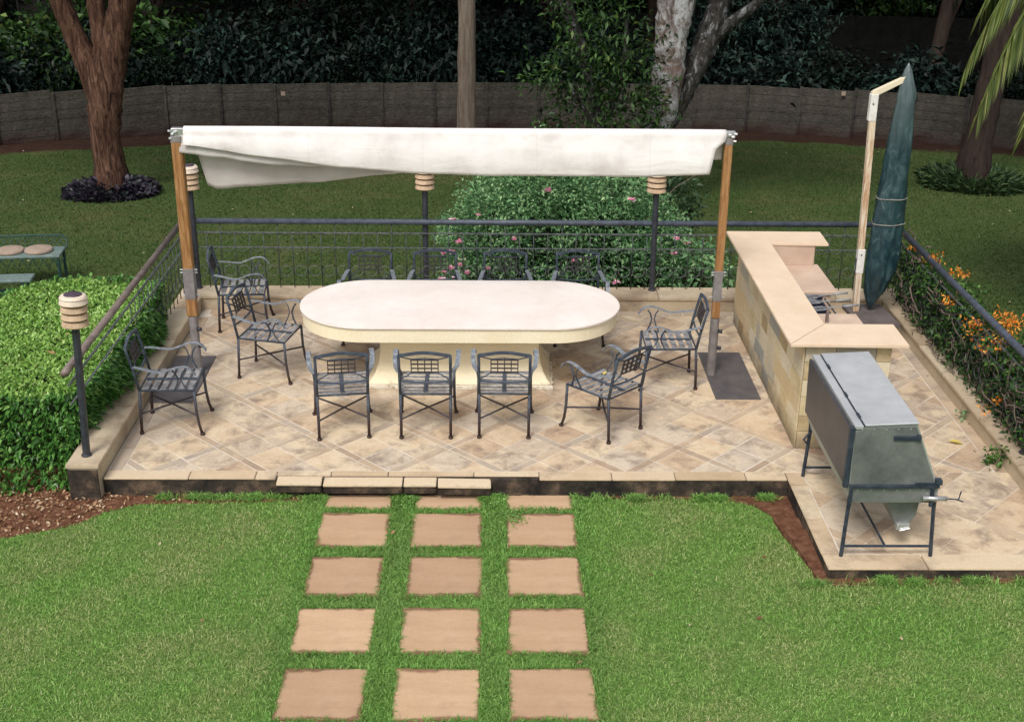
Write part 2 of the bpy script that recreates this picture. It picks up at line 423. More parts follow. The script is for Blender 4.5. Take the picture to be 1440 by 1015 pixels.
def fabric(name='canopy_canvas', k=1.):
    t = NT(name)
    f = t.noise(2.6, 5, .6)
    c = t.ramp(f, [(.3,(.6,.55,.54)),(.5,(.72,.69,.68)),(.7,(.78,.76,.75))])
    s = t.noise(3.4, 7, .75, co=t.scaled((.6,1,1.6)), dist=.5)
    c = t.mix(t.mr(s, .6, .78, 0, .5), c, (.55,.4,.35))
    sx = t.math('ABSOLUTE', t.math('SUBTRACT', t.math('FRACT', t.math('MULTIPLY', t.math('ADD', t.sep()[0], 5.13), .93)), .5))
    c = t.mix(t.mr(sx, .0, .006, .3, 0), c, (.5,.46,.44))
    z = t.math('ADD', t.sep()[2], t.mr(t.noise(3, 5, .7), .3, .7, -.05, .05))
    c = t.mix(t.mr(z, -.6, -.24, .4, 0), c, (.5,.42,.38))
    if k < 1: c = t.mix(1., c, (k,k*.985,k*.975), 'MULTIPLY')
    t.color(c).rough(.85).spec(.15).bump(t.math('ADD', t.noise(3, 2.5, .5, co=t.scaled((.6,1,1.7)), dist=.8), t.math('MULTIPLY', t.noise(90, 2), .1)), .4, .03); return t.m
M['canvas'] = fabric(); M['canvasdark'] = fabric('shaded_canvas', .74)  # darker copy: shade behind the front sheet put into the colour

def covermat():
    t = NT('teal_plastic_cover')
    f = t.noise(3.2, 6, .6, co=t.scaled((2.5,2.5,1.3)), dist=1.6)
    c = t.ramp(f, [(.3,(.008,.022,.03)),(.5,(.016,.045,.056)),(.62,(.04,.08,.09)),(.75,(.15,.19,.19))])
    z = t.sep()[2]
    edge = t.mr(z, 1.75, 2.6, 0, .55)
    c = t.mix(edge, c, (.14,.18,.18))
    t.color(c).rough(.3).spec(.6).bump(t.noise(4, 5, .6, co=t.scaled((3,3,1)), dist=1), .5, .03)
    return t.m
M['cover'] = covermat()
M['coverseam'] = metal('cover_seam', (.16,.16,.14), (.28,.27,.24), rough=.6)

def wallmat(name, c1, c2, c3, red):
    t = NT(name)
    f = t.math('ADD', t.math('MULTIPLY', t.noise(2.5, 7, .7), .5), t.math('MULTIPLY', t.noise(11, 6, .75, co=t.scaled((1,1,2.2))), .5))
    c = t.ramp(f, [(.36, c1), (.5, c2), (.64, c3)])
    z = t.math('ADD', t.sep()[2], t.mr(t.noise(1.5, 5), .3, .7, -.12, .12))
    c = t.mix(t.mr(z, .1, .42, .9, 0), c, red)
    t.color(c).rough(.9).spec(.1).bump(t.noise(14, 6, .75), .9, .05); return t.m
M['wall'] = wallmat('precast_concrete', (.036,.032,.028), (.073,.066,.056), (.12,.108,.092), (.045,.022,.018))
M['wallpost'] = wallmat('precast_post', (.025,.024,.023), (.05,.047,.044), (.09,.085,.078), (.04,.022,.018))
M['wall2'] = wallmat('dark_grey_concrete', (.014,.014,.013), (.028,.028,.026), (.05,.05,.046), (.014,.014,.011))  # plain dark greys for the upper wall
M['teal'] = metal('teal_frame_paint', (.012,.045,.042), (.03,.08,.075), rough=.5)
M['tealpale'] = metal('pale_teal_plank', (.09,.14,.135), (.17,.22,.2), rough=.7)
M['pad'] = stone('tan_seat_pad', [(.3,(.28,.21,.16)),(.7,(.4,.31,.25))], sc=8, fine=60)

# ------------------------------------------------------------------ camera, light
cam = bpy.data.cameras.new('camera'); cam.lens = 45.0; cam.sensor_width = 36
cam.clip_end = 500; cam.clip_start = .05
co = bpy.data.objects.new('camera', cam); COL.objects.link(co); SC.camera = co
p_, y_, r_ = R(22.8256), R(1.0726), R(.6449)
fwd = Vector((sin(y_)*cos(p_), cos(y_)*cos(p_), -sin(p_)))
right = Vector((cos(y_), -sin(y_), 0)); up = right.cross(fwd)
r2 = right*cos(r_)+up*sin(r_); u2 = -right*sin(r_)+up*cos(r_)
mw = Matrix((r2, u2, -fwd)).transposed().to_4x4(); mw.translation = Vector((0,0,5.2))
co.matrix_world = mw

w = bpy.data.worlds.new('World'); SC.world = w; w.use_nodes = True
nt = w.node_tree; bg = nt.nodes['Background']
sky = nt.nodes.new('ShaderNodeTexSky'); sky.sky_type = 'NISHITA'; sky.sun_disc = False
SUN_EL, SUN_ROT = R(52), R(203)
sky.sun_elevation = SUN_EL; sky.sun_rotation = SUN_ROT; sky.air_density = 1.6; sky.dust_density = 4
hs = nt.nodes.new('ShaderNodeHueSaturation'); hs.inputs['Saturation'].default_value = .3
nt.links.new(sky.outputs[0], hs.inputs['Color']); nt.links.new(hs.outputs[0], bg.inputs['Color'])
bg.inputs['Strength'].default_value = .15
sl = bpy.data.lights.new('sun', 'SUN'); sl.energy = 2.15; sl.angle = R(17); sl.color = (1,.955,.9)
so = bpy.data.objects.new('sun', sl); COL.objects.link(so)
# direction towards the sun: rotation measured from +Y towards +X
sd = Vector((sin(SUN_ROT)*cos(SUN_EL), cos(SUN_ROT)*cos(SUN_EL), sin(SUN_EL)))
so.rotation_euler = sd.to_track_quat('Z', 'Y').to_euler()
so.location = (0,0,12)
SC.view_settings.view_transform = 'Standard'; SC.view_settings.look = 'None'; SC.view_settings.exposure = 0
SC.cycles.max_bounces = 6; SC.cycles.transparent_max_bounces = 4

# ------------------------------------------------------------------ ground
def zt(y):
    if y < 9.9: return -.17
    if y < 15: return -.17-(y-9.9)*.0353
    if y < 32.5: return -.35-(y-15)*.093
    if y < 37: return -1.98+(y-32.5)*.04
    return -1.8+(y-37)*.16
ZT = np.vectorize(zt)
def zf(x, y):
    a = np.clip((x-1.7)/1.1,0,1); a = a*a*(3-2*a); b = np.clip((9.5-y)/1.2,0,1); b = b*b*(3-2*b); e = np.clip((y-5.5)/2.2,0,1)
    return .075*a*b*e
xs = np.concatenate([np.linspace(-90,-14,12), np.linspace(-13,15,57), np.linspace(17,90,12)])
ys = np.concatenate([np.linspace(-30,4,8), np.linspace(4.5,45,82), np.linspace(48,110,16)])
X, Y = np.meshgrid(xs, ys)
Z = ZT(Y) + .025*np.sin(X*1.1)*np.sin(Y*.9)*(Y > 15) + zf(X, Y)*(Y < 12)
nx, ny = len(xs), len(ys)
I = np.arange(nx*ny).reshape(ny, nx)
F = np.stack([I[:-1,:-1], I[:-1,1:], I[1:,1:], I[1:,:-1]], -1).reshape(-1)
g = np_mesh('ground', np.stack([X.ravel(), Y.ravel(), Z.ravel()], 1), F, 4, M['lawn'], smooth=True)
tag(g, kind='structure')

soil = MB()
edge = [(-5.6,9.0),(-3.94,9.02),(-3.65,9.12),(-3.4,9.24),(-3.2,9.46),(-2.96,9.58),(-2.2,9.62),(-1.45,9.66),(-1.4,9.8),(-3.4,9.9),(-3.8,10.4),(-5.6,10.6)]
soil.prism(edge, -.2, -.162)
soil.prism([(1.0,9.8),(1.0,9.70),(2.0,9.69),(2.28,9.56),(2.38,9.4),(2.41,9.0),(2.7,9.0),(2.7,9.8)], -.2, -.160)
soil.prism([(2.41,9.05),(2.46,8.7),(2.5,8.35),(2.62,8.23),(2.9,8.24),(4.2,8.26),(5.2,8.25),(5.2,8.45),(2.7,8.5),(2.7,9.05)], -.2, -.088)
soil.prism([(2.37,9.3),(2.405,9.0),(2.7,9.0),(2.7,9.3)], -.2, -.125)
tag(soil.build('soil', M['soil']), kind='structure')

# ------------------------------------------------------------------ terrace
YF = 9.74     # front edge
base = MB()
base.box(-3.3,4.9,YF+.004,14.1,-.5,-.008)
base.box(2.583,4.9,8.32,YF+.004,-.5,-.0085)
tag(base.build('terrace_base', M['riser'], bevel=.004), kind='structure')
gr = MB(); gr.box(-3.3,4.6,9.88,13.85,-.0079,-.003); gr.box(2.72,4.75,8.5,9.8799,-.0079,-.0031)
tag(gr.build('grout_bed', M['grout']), kind='structure')

def clip(poly, x0, x1, y0, y1):
    def cut(P, f, inter):
        out = []
        for i in range(len(P)):
            a, b = P[i-1], P[i]
            fa, fb = f(a), f(b)
            if fb >= 0:
                if fa < 0: out.append(inter(a,b,fa,fb))
                out.append(b)
            elif fa >= 0: out.append(inter(a,b,fa,fb))
        return out
    it = lambda a,b,fa,fb: (a[0]+(b[0]-a[0])*fa/(fa-fb), a[1]+(b[1]-a[1])*fa/(fa-fb))
    for f in (lambda p:p[0]-x0, lambda p:x1-p[0], lambda p:p[1]-y0, lambda p:y1-p[1]):
        if len(poly) < 3: return []
        poly = cut(poly, f, it)
    return poly
def area(P): return abs(sum(P[i-1][0]*P[i][1]-P[i][0]*P[i-1][1] for i in range(len(P))))/2
S2 = 2**.5
def uv2xy(u, v): return ((u-v)/S2, (u+v)/S2)
def slabs(name, regions, PER=.73, U0=7.79, V0=6.12, sw=.075, gp=.009, jit=0.0):
    t_, s_ = MB(), MB()
    rects = []
    tl = (PER-sw)/2
    segs = lambda o,k: [(o+k*PER-sw/2, o+k*PER+sw/2, 0), (o+k*PER+sw/2, o+k*PER+sw/2+tl, 1), (o+k*PER+sw/2+tl, o+(k+1)*PER-sw/2, 1)]
    for i in range(-14, 14):
        for j in range(-14, 14):
            for (u0,u1,a) in segs(U0,i):
                for (v0,v1,b) in segs(V0,j):
                    if u1-u0 < .005: continue
                    cx, cy = uv2xy((u0+u1)/2, (v0+v1)/2)
                    if not (-4 < cx < 5.4 and 7.8 < cy < 14.6): continue
                    h = gp/2*random.uniform(.6,1.5)
                    P = [uv2xy(u0+h,v0+h), uv2xy(u1-h,v0+h), uv2xy(u1-h,v1-h), uv2xy(u0+h,v1-h)]
                    zz = random.uniform(-.0012,.0012)
                    for rg in regions:
                        Q = clip(P, *rg)
                        if len(Q) >= 3 and area(Q) > .0006:
                            (t_ if (a and b) else s_).prism(Q, -.003, .0012+zz)
    o = t_.build(name, M['tile'], bevel=.0015); tag(o, kind='structure')
    o = s_.build(name+'_strips', M['tilestrip'], bevel=.0015); tag(o, kind='structure')
slabs('terrace_paving', [(-3.17,4.42,9.89,13.7)])
slabs('grill_corner_paving', [(2.73,4.55,8.53,9.88)], PER=1.02, U0=8.2, V0=4.1, sw=.1, gp=.006)
# border strips beside the kerbs and along the front
bd = MB(); rnd = random.Random(3)
y = 9.89
while y < 13.6:
    L = rnd.uniform(.3,.7); y2 = min(y+L, 13.7)
    bd.box(-3.29,-3.178,y,y2-.008,-.003,.001); y = y2
y = 8.53
while y < 13.7:
    L = rnd.uniform(.3,.8); y2 = min(y+L, 13.75 if y > 9.87 else 9.88)
    bd.box(4.43 if y > 9.87 else 4.56,4.7,y,y2-.008,-.003,.0011); y = y2
x = -3.2
while x < 4.4:
    L = rnd.uniform(.4,.8); x2 = min(x+L, 4.4)
    bd.box(x,x2-.008,13.708,13.84,-.003,.0013); x = x2
tag(bd.build('terrace_border_paving', M['tilestrip'], bevel=.0015), kind='structure')
cp = MB(); x = -3.3
while x < 2.56:
    L = rnd.uniform(.42,.75); x2 = min(x+L, 2.57)
    if x2 > 2.4: x2 = 2.57
    if x2 < -1.83 or x > .019:
        cp.box(x+.003,x2-.003,YF-.004+rnd.uniform(-.004,.004),9.882,-.014,.002+rnd.uniform(-.002,.002))
    elif x < -1.831:
        x2 = -1.83; cp.box(x+.003,x2-.003,YF-.004,9.882,-.014,.002)
    else:
        x2 = max(x2,.02) if x2 > -.05 else x2
        cp.box(x+.003,x2-.003,YF+.058,9.882,-.014,.002)
    x = x2
x = 2.575
while x < 4.9:
    L = rnd.uniform(.5,.9); x2 = min(x+L,4.9)
    cp.box(x+.003,x2-.003,8.312,8.52,-.014,.003+rnd.uniform(-.002,.002)); x = x2
y = 8.525
while y < 9.85:
    y2 = min(y+rnd.uniform(.4,.6), 9.88)
    cp.box(2.575,2.72,y+.003,y2-.003,-.014,.003+rnd.uniform(-.002,.002)); y = y2
tag(cp.build('terrace_edge_paving', M['coping'], bevel=.005, seg=2), kind='structure')
# dark rubble showing under the edge
rb = MB()
for i in range(46):
    x = -3.25+i*.128+rnd.uniform(-.03,.03); h = rnd.uniform(.02,.05)
    if x > 2.4: break
    d = rnd.uniform(.0,.02)
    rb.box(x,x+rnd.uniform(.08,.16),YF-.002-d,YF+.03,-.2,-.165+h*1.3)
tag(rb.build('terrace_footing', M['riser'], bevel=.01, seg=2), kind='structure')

# four coping stones that slid out of the terrace edge
SLID = [(-1.82,-1.43,.0,.5,'short slid coping stone at the left end of the loosened terrace edge'),
        (-1.42,-.74,.012,-.2,'long slid coping stone above the left stepping stone column'),
        (-.735,-.45,.012,-.1,'smallest slid coping stone in the middle of the terrace edge'),
        (-.445,.015,.03,1.6,'tilted orange-toned coping stone at the right end of the loosened terrace edge')]
for x0,x1,dy,rot,lb in SLID:
    o = empty('coping_stone', ((x0+x1)/2, YF-.012, -.024), R(rot), lb, 'coping stone', 'loose coping stones along the terrace edge')
    o.rotation_euler = (R(4+dy*60), R(rot), R(rot))
    h = (x1-x0)/2-.004
    MB().box(-h,h,-.075-dy,.06-dy,.002,.02).build('slab', M['coping'], o, bevel=.005, seg=2)
    MB().box(-h,h,-.066-dy,.05-dy,-.075,.0012).build('mortar_bed', M['riser'], o, bevel=.01, seg=2)

# kerbs
def kerb(name, label, x0, x1, y0, y1, along, top=.17, z0=-.45):
    k = empty(name, ((x0+x1)/2, (y0+y1)/2, 0), 0, label, 'kerb')
    cx, cy = (x0+x1)/2, (y0+y1)/2
    body = MB().box(x0+.015-cx,x1-.015-cx,y0+.015-cy,y1-.015-cy,z0,top-.035)
    body.build('kerb_body', M['curb'], k, bevel=.004)
    c = MB(); a, e = (y0, y1) if along == 'y' else (x0, x1)
    while a < e-.01:
        b = a+rnd.uniform(.75,1.2)
        if b > e-.4: b = e
        if along == 'y': c.box(x0-cx,x1-cx,a+.003-cy,b-.003-cy,top-.0345,top+rnd.uniform(-.002,.002))
        else: c.box(a+.003-cx,b-.003-cx,y0-cy,y1-cy,top-.0345,top+rnd.uniform(-.002,.002))
        a = b
    c.build('kerb_coping', M['curb'], k, bevel=.006, seg=2)
    return k
kl = kerb('stone_kerb', 'raised sandstone kerb along the left side of the terrace beside the hedge', -3.575,-3.295,9.64,13.82,'y')
MB().box(-.128,.128,-2.086,-2.0745,-.45,.125).build('stained_end', M['riser'], kl, bevel=.004)
kerb('stone_kerb', 'raised sandstone kerb along the back of the terrace under the long railing', -3.575,4.82,13.825,14.2,'x')
kerb('stone_kerb', 'raised sandstone kerb along the right side under the flowering vine', 4.52,4.82,8.75,13.82,'y')

# ------------------------------------------------------------------ stepping stones
rows = [(9.50,9.735),(8.87,9.42),(8.17,8.73),(7.455,8.015),(6.73,7.285)]
colsx = [(-1.40,-.825),(-.63,-.055),(.135,.715)]
rn = ['touching the terrace edge','second from the terrace','third from the terrace','fourth from the terrace','farthest from the terrace']
cn = ['left','middle','right']
SL = []
for r,(y0,y1) in enumerate(rows):
    for c,(x0,x1) in enumerate(colsx):
        j = [rnd.uniform(-.012,.012) for _ in range(8)]
        cx, cy = (x0+x1)/2, (y0+y1)/2
        poly = []
        cor = [(x0-cx+j[0],y0-cy+j[1]),(x1-cx+j[2],y0-cy+j[3]),(x1-cx+j[4],y1-cy+j[5]),(x0-cx+j[6],y1-cy+j[7])]
        for k in range(4):
            a, b = cor[k], cor[(k+1)%4]
            for t in range(7):
                f = t/7; o_ = rnd.uniform(-.006,.006) if t else 0
                poly.append((a[0]+(b[0]-a[0])*f+o_, a[1]+(b[1]-a[1])*f+o_))
        extra = ', one corner grassed over' if (r == 1 and c == 2) else ''
        o = MB().prism(poly, -.06, .006).build('stepping_stone', M['slab'], bevel=.006, seg=2)
        o.location = (cx, cy, -.158)
        tag(o, 'square tan stepping stone, %s column, %s%s' % (cn[c], rn[r], extra), 'paving slab', 'stepping stones leading to the terrace')
        SL.append((x0,x1,y0,y1))

# ------------------------------------------------------------------ grass
def in_slab(x, y, m=.0):
    a = np.zeros(len(x), bool)
    x = x+RNG.normal(0,.009,len(x)); y = y+RNG.normal(0,.009,len(x))
    for x0,x1,y0,y1 in SL:
        a |= (x > x0+m) & (x < x1-m) & (y > y0+m) & (y < y1-m)
    a &= ~((x < .135+.17) & (x > .1) & (y > 9.405-.12-.5*(.3-x)*0-(.305-x)*.9*0) & (y < 9.45) & ((x-.135)/.17+(9.405-y)/.13 < 1))
    return a
def pip(x, y, poly):
    a = np.zeros(len(x), bool); n = len(poly)
    for i in range(n):
        xi,yi = poly[i]; xj,yj = poly[i-1]
        c = ((yi > y) != (yj > y)) & (x < (xj-xi)*(y-yi)/(yj-yi+1e-12)+xi)
        a ^= c
    return a
def blades(name, x, y, z, ln, wd, lean, mat):
    n = len(x); th = RNG.uniform(0, 2*pi, n)
    ln = ln*RNG.uniform(.55,1.25,n); le = lean*RNG.uniform(.2,1.5,n)
    d = np.stack([np.cos(th), np.sin(th), np.zeros(n)], 1)
    ph = RNG.uniform(0, 2*pi, n)
    s = np.stack([np.cos(ph), np.sin(ph), np.zeros(n)], 1)*(wd*RNG.uniform(.6,1.3,n))[:,None]*.5
    z = z+np.where((y < 10.) & (x < 5.3), zf(x,y), 0)
    P = np.stack([x,y,z], 1)
    mid = P + d*(ln*le*.35)[:,None] + np.array([0,0,1])*(ln*.62)[:,None]
    tip = P + d*(ln*le)[:,None] + np.array([0,0,1])*(ln*np.clip(1.05-le*.35,.25,1))[:,None]
    V = np.stack([P-s, P+s, mid+s*.8, mid-s*.8, tip], 1).reshape(-1,3)
    i = np.arange(n)[:,None]*5
    F = np.concatenate([i+np.array([0,1,2]), i+np.array([0,2,3]), i+np.array([3,2,4])], 1).reshape(-1)
    return np_mesh(name, V, F, 3, mat)
soilL = edge
soilR = [(1.0,9.8),(1.0,9.715),(2.05,9.71),(2.26,9.56),(2.36,9.4),(2.4,9.0),(2.45,8.7),(2.49,8.36),(2.6,8.25),(2.9,8.27),(5.2,8.28),(5.2,8.6),(2.7,9.8)]
def front_mask(x, y):
    bad = in_slab(x, y, .004) | pip(x, y, soilL) | pip(x, y, soilR) | (y > YF-.03) | ((x > 2.55) & (y > 8.285))
    return ~bad
n = 640000
x = RNG.uniform(-7.2,7.6,n); y = RNG.uniform(4.6,9.75,n); k = RNG.uniform(0,1,n) < np.clip(1.15-.45*np.maximum(0,np.abs(x-.1)-5)-.7*np.maximum(0,5.9-y),.12,1); x, y = x[k], y[k]
k = front_mask(x, y); x, y = x[k], y[k]
xj = x+RNG.normal(0,.05,len(x)); pathz = (xj > -1.47) & (xj < .79) & (RNG.uniform(0,1,len(x)) < .8)
go = blades('lawn_grass', x[~pathz], y[~pathz], np.full((~pathz).sum(), -.172), .027, .0055, 1.3, M['grass'])
tag(go, 'short mown green grass on the lawn in front of the terrace', 'grass', kind='stuff')
n = 95000
x = RNG.uniform(-1.5,.82,n)+RNG.normal(0,.05,n); y = RNG.uniform(5.9,9.74,n); k = front_mask(x, y); x, y = x[k], y[k]
go = blades('path_grass', x, y, np.full(len(x), -.172), .037, .006, 1.1, M['grass2'])
tag(go, 'longer lush grass growing between the stepping stones', 'grass', kind='stuff')
fx, fy = [], []
for (x0,x1,y0,y1) in SL:
    m_ = 1500
    t_ = RNG.uniform(0,1,m_); sd_ = RNG.integers(0,4,m_); o_ = RNG.exponential(.01,m_)-.002
    fx.append(np.where(sd_ == 0, x0-o_, np.where(sd_ == 1, x1+o_, x0+(x1-x0)*t_)))
    fy.append(np.where(sd_ == 2, y0-o_, np.where(sd_ == 3, y1+o_, y0+(y1-y0)*t_)))
fx = np.concatenate(fx); fy = np.concatenate(fy); k = (fy < YF-.03) & (np.sin(fx*31+fy*17)+np.sin(fy*43-fx*11) > RNG.uniform(-1.9,1.2,len(fx)))
go = blades('slab_fringe_grass', fx[k], fy[k], np.full(k.sum(), -.168), .042, .006, 1.1, M['grass2'])
tag(go, 'grass creeping over the edges of the stepping stones', 'grass', kind='stuff')
n = 9000   # tufts straggling along the foot of the terrace and soil edge
cx = np.concatenate([RNG.uniform(-3.0,2.4,150), RNG.uniform(2.4,4.6,60)]); cy = np.concatenate([np.full(150,YF-.05)-RNG.exponential(.02,150), np.full(60,8.265)-RNG.exponential(.02,60)])
wgt = RNG.choice(len(cx), n, p=(lambda q:q/q.sum())(RNG.exponential(1,len(cx))**2))
x = cx[wgt]+RNG.normal(0,.03,n); y = cy[wgt]+RNG.normal(0,.015,n); k = ~in_slab(x,y) & (y < YF-.02); x, y = x[k], y[k]
go = blades('edge_weeds', x, y, np.full(len(x), -.165), .06, .007, 1.3, M['grass2'])
tag(go, 'straggling grass tufts along the foot of the terrace edge', 'grass', kind='stuff')
n = 260000
yy = 14.3+(RNG.uniform(0,1,n)**1.25)*16.3; x = RNG.uniform(-13,15,n)
k = (np.abs(x-1) < 4.5+yy*.5) & (yy + .024*(x-1.3)**2 < 30.4); x, yy = x[k], yy[k]
gz = ZT(yy)+.025*np.sin(x*1.1)*np.sin(yy*.9)*(yy > 15)-.008
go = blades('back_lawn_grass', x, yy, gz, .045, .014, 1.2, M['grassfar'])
tag(go, 'short shaded grass on the lawn behind the terrace', 'grass', kind='stuff')
n = 60000
x = RNG.uniform(-9,-3.6,n); yy = RNG.uniform(9.6,14.4,n); k = ~pip(x,yy,[(-3.5,9),(-3.5,13.3),(-5,13.2),(-5.3,12.3),(-5.6,9)]); x, yy = x[k], yy[k]
x2 = RNG.uniform(4.85,9.5,n); y2 = RNG.uniform(8.2,14.4,n); x = np.concatenate([x,x2]); yy = np.concatenate([yy,y2])
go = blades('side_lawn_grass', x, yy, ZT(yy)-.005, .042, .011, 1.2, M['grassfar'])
tag(go, 'short grass on the lawn either side of the terrace', 'grass', kind='stuff')
n = 900
cl_ = RNG.integers(0,3,n); cc = np.array([(-.73,9.62),(.05,9.6),(.2,9.33)])[cl_]
x = cc[:,0]+RNG.normal(0,.05,n); y = cc[:,1]+RNG.normal(0,.06,n); k = y < YF-.03; x, y = x[k], y[k]
th = RNG.uniform(0,2*pi,len(x)); D_ = np.stack([np.cos(th),np.sin(th),RNG.uniform(-.1,.5,len(x))],1)
tag(leaves('clover_patch', np.stack([x,y,-.15+RNG.uniform(0,.03,len(x))],1), D_, RNG.uniform(.012,.022,len(x)), .8, M['grass2']), 'small patches of clover between the topmost stepping stones', 'clover', kind='stuff')
n = 26
x = RNG.uniform(-4.5,5,n); y = RNG.uniform(6.2,9.2,n); k = front_mask(x,y); x, y = x[k], y[k]
th = RNG.uniform(0,2*pi,len(x))
tag(leaves('scattered_leaves', np.stack([x,y,-.14+zf(x,y)],1), np.stack([np.cos(th),np.sin(th),np.full(len(x),.1)],1), RNG.uniform(.03,.06,len(x)), .45, M['litter']), 'a few dry leaves scattered on the front lawn', 'leaf litter', kind='stuff')
# leaf litter on the red soil by the hedge, scattered petals on the lawns
def flat_leaves(name, x, y, z, L, mat, wr=.55, tilt=.35):
    n = len(x); th = RNG.uniform(0, 2*pi, n)
    D = np.stack([np.cos(th), np.sin(th), RNG.normal(0, tilt, n)], 1)
    return leaves(name, np.stack([x,y,z], 1), D, L*RNG.uniform(.6,1.3,n), wr, mat, fold=.4)
n = 5200
x = RNG.uniform(-5.6,-2.2,n); y = RNG.uniform(9.05,10.3,n); k = pip(x,y,edge) & (RNG.uniform(0,1,n) < np.where(x > -3.2, .4, 1)); x, y = x[k], y[k]
tag(flat_leaves('leaf_litter', x, y, -.16+RNG.uniform(0,.018,len(x)), .038, M['litter'], .5, .6), 'dry brown leaf litter on the red soil below the hedge', 'leaf litter', kind='stuff')
n = 300
x = RNG.uniform(-11,13,n); y = RNG.uniform(14.5,29,n)
tag(flat_leaves('lawn_litter', x, y, ZT(y)+.03, .035, M['whitebit']), 'scattered pale fallen petals on the back lawn', 'leaf litter', kind='stuff')
n = 130
x = RNG.uniform(1.0,5,n); y = RNG.uniform(8.2,9.75,n); k = pip(x,y,soilR); x, y = x[k], y[k]
tag(flat_leaves('soil_litter', x, y, -.155+zf(x,y), .035, M['litter']), 'small dry leaves on the red soil strip beside the grill corner', 'leaf litter', kind='stuff')

# ------------------------------------------------------------------ dining table
def stadium(L, r, n=20):
    pts = []
    for i in range(n+1): a = -pi/2+pi*i/n; pts.append((L+r*cos(a), r*sin(a)))
    for i in range(n+1): a = pi/2+pi*i/n; pts.append((-L+r*cos(a), r*sin(a)))
    return pts
tb = empty('dining_table', (-.3,12.065,0), 0, 'long oval stone dining table with white top and cream plinth under the canopy', 'table')
MB().prism(stadium(.91,.69,28), .728, .75).build('tabletop', M['tabletop'], tb, bevel=.004, seg=2)
MB().prism(stadium(.905,.672,28), .585, .7278).build('apron', M['plaster'], tb, bevel=.004)
# flared plinth
def flare(levels, n=10):
    mb = MB(); rings = []
    for (hx,hy,z) in levels:
        rings.append([(-hx,-hy,z),(-hx*.33,-hy,z),(hx*.33,-hy,z),(hx,-hy,z),(hx,hy,z),(hx*.33,hy,z),(-hx*.33,hy,z),(-hx,hy,z)])
    vs = [v for r in rings for v in r]; fs = []
    for i in range(len(rings)-1):
        for j in range(8): fs.append((i*8+j,i*8+(j+1)%8,(i+1)*8+(j+1)%8,(i+1)*8+j))
    fs.append(tuple(range(8))[::-1]); fs.append(tuple(range((len(rings)-1)*8,len(rings)*8)))
    return mb.add(vs, fs)
flare([(.915,.44,.04),(.87,.41,.09),(.83,.375,.16),(.80,.35,.25),(.785,.335,.36),(.785,.33,.585)]).build('plinth', M['plaster'], tb, bevel=.01, seg=2)
ft = MB(); rr = random.Random(5)
pts = []
for (a,b) in [((-.93,-.455),(.93,-.455)),((.93,-.455),(.93,.455)),((.93,.455),(-.93,.455)),((-.93,.455),(-.93,-.455))]:
    for i in range(24):
        f = i/24; o_ = rr.uniform(-.014,.014); pts.append((a[0]+(b[0]-a[0])*f+o_, a[1]+(b[1]-a[1])*f+o_))
ft.prism(pts, .001, .042); ft.build('footing', M['plasterlow'], tb, bevel=.006)

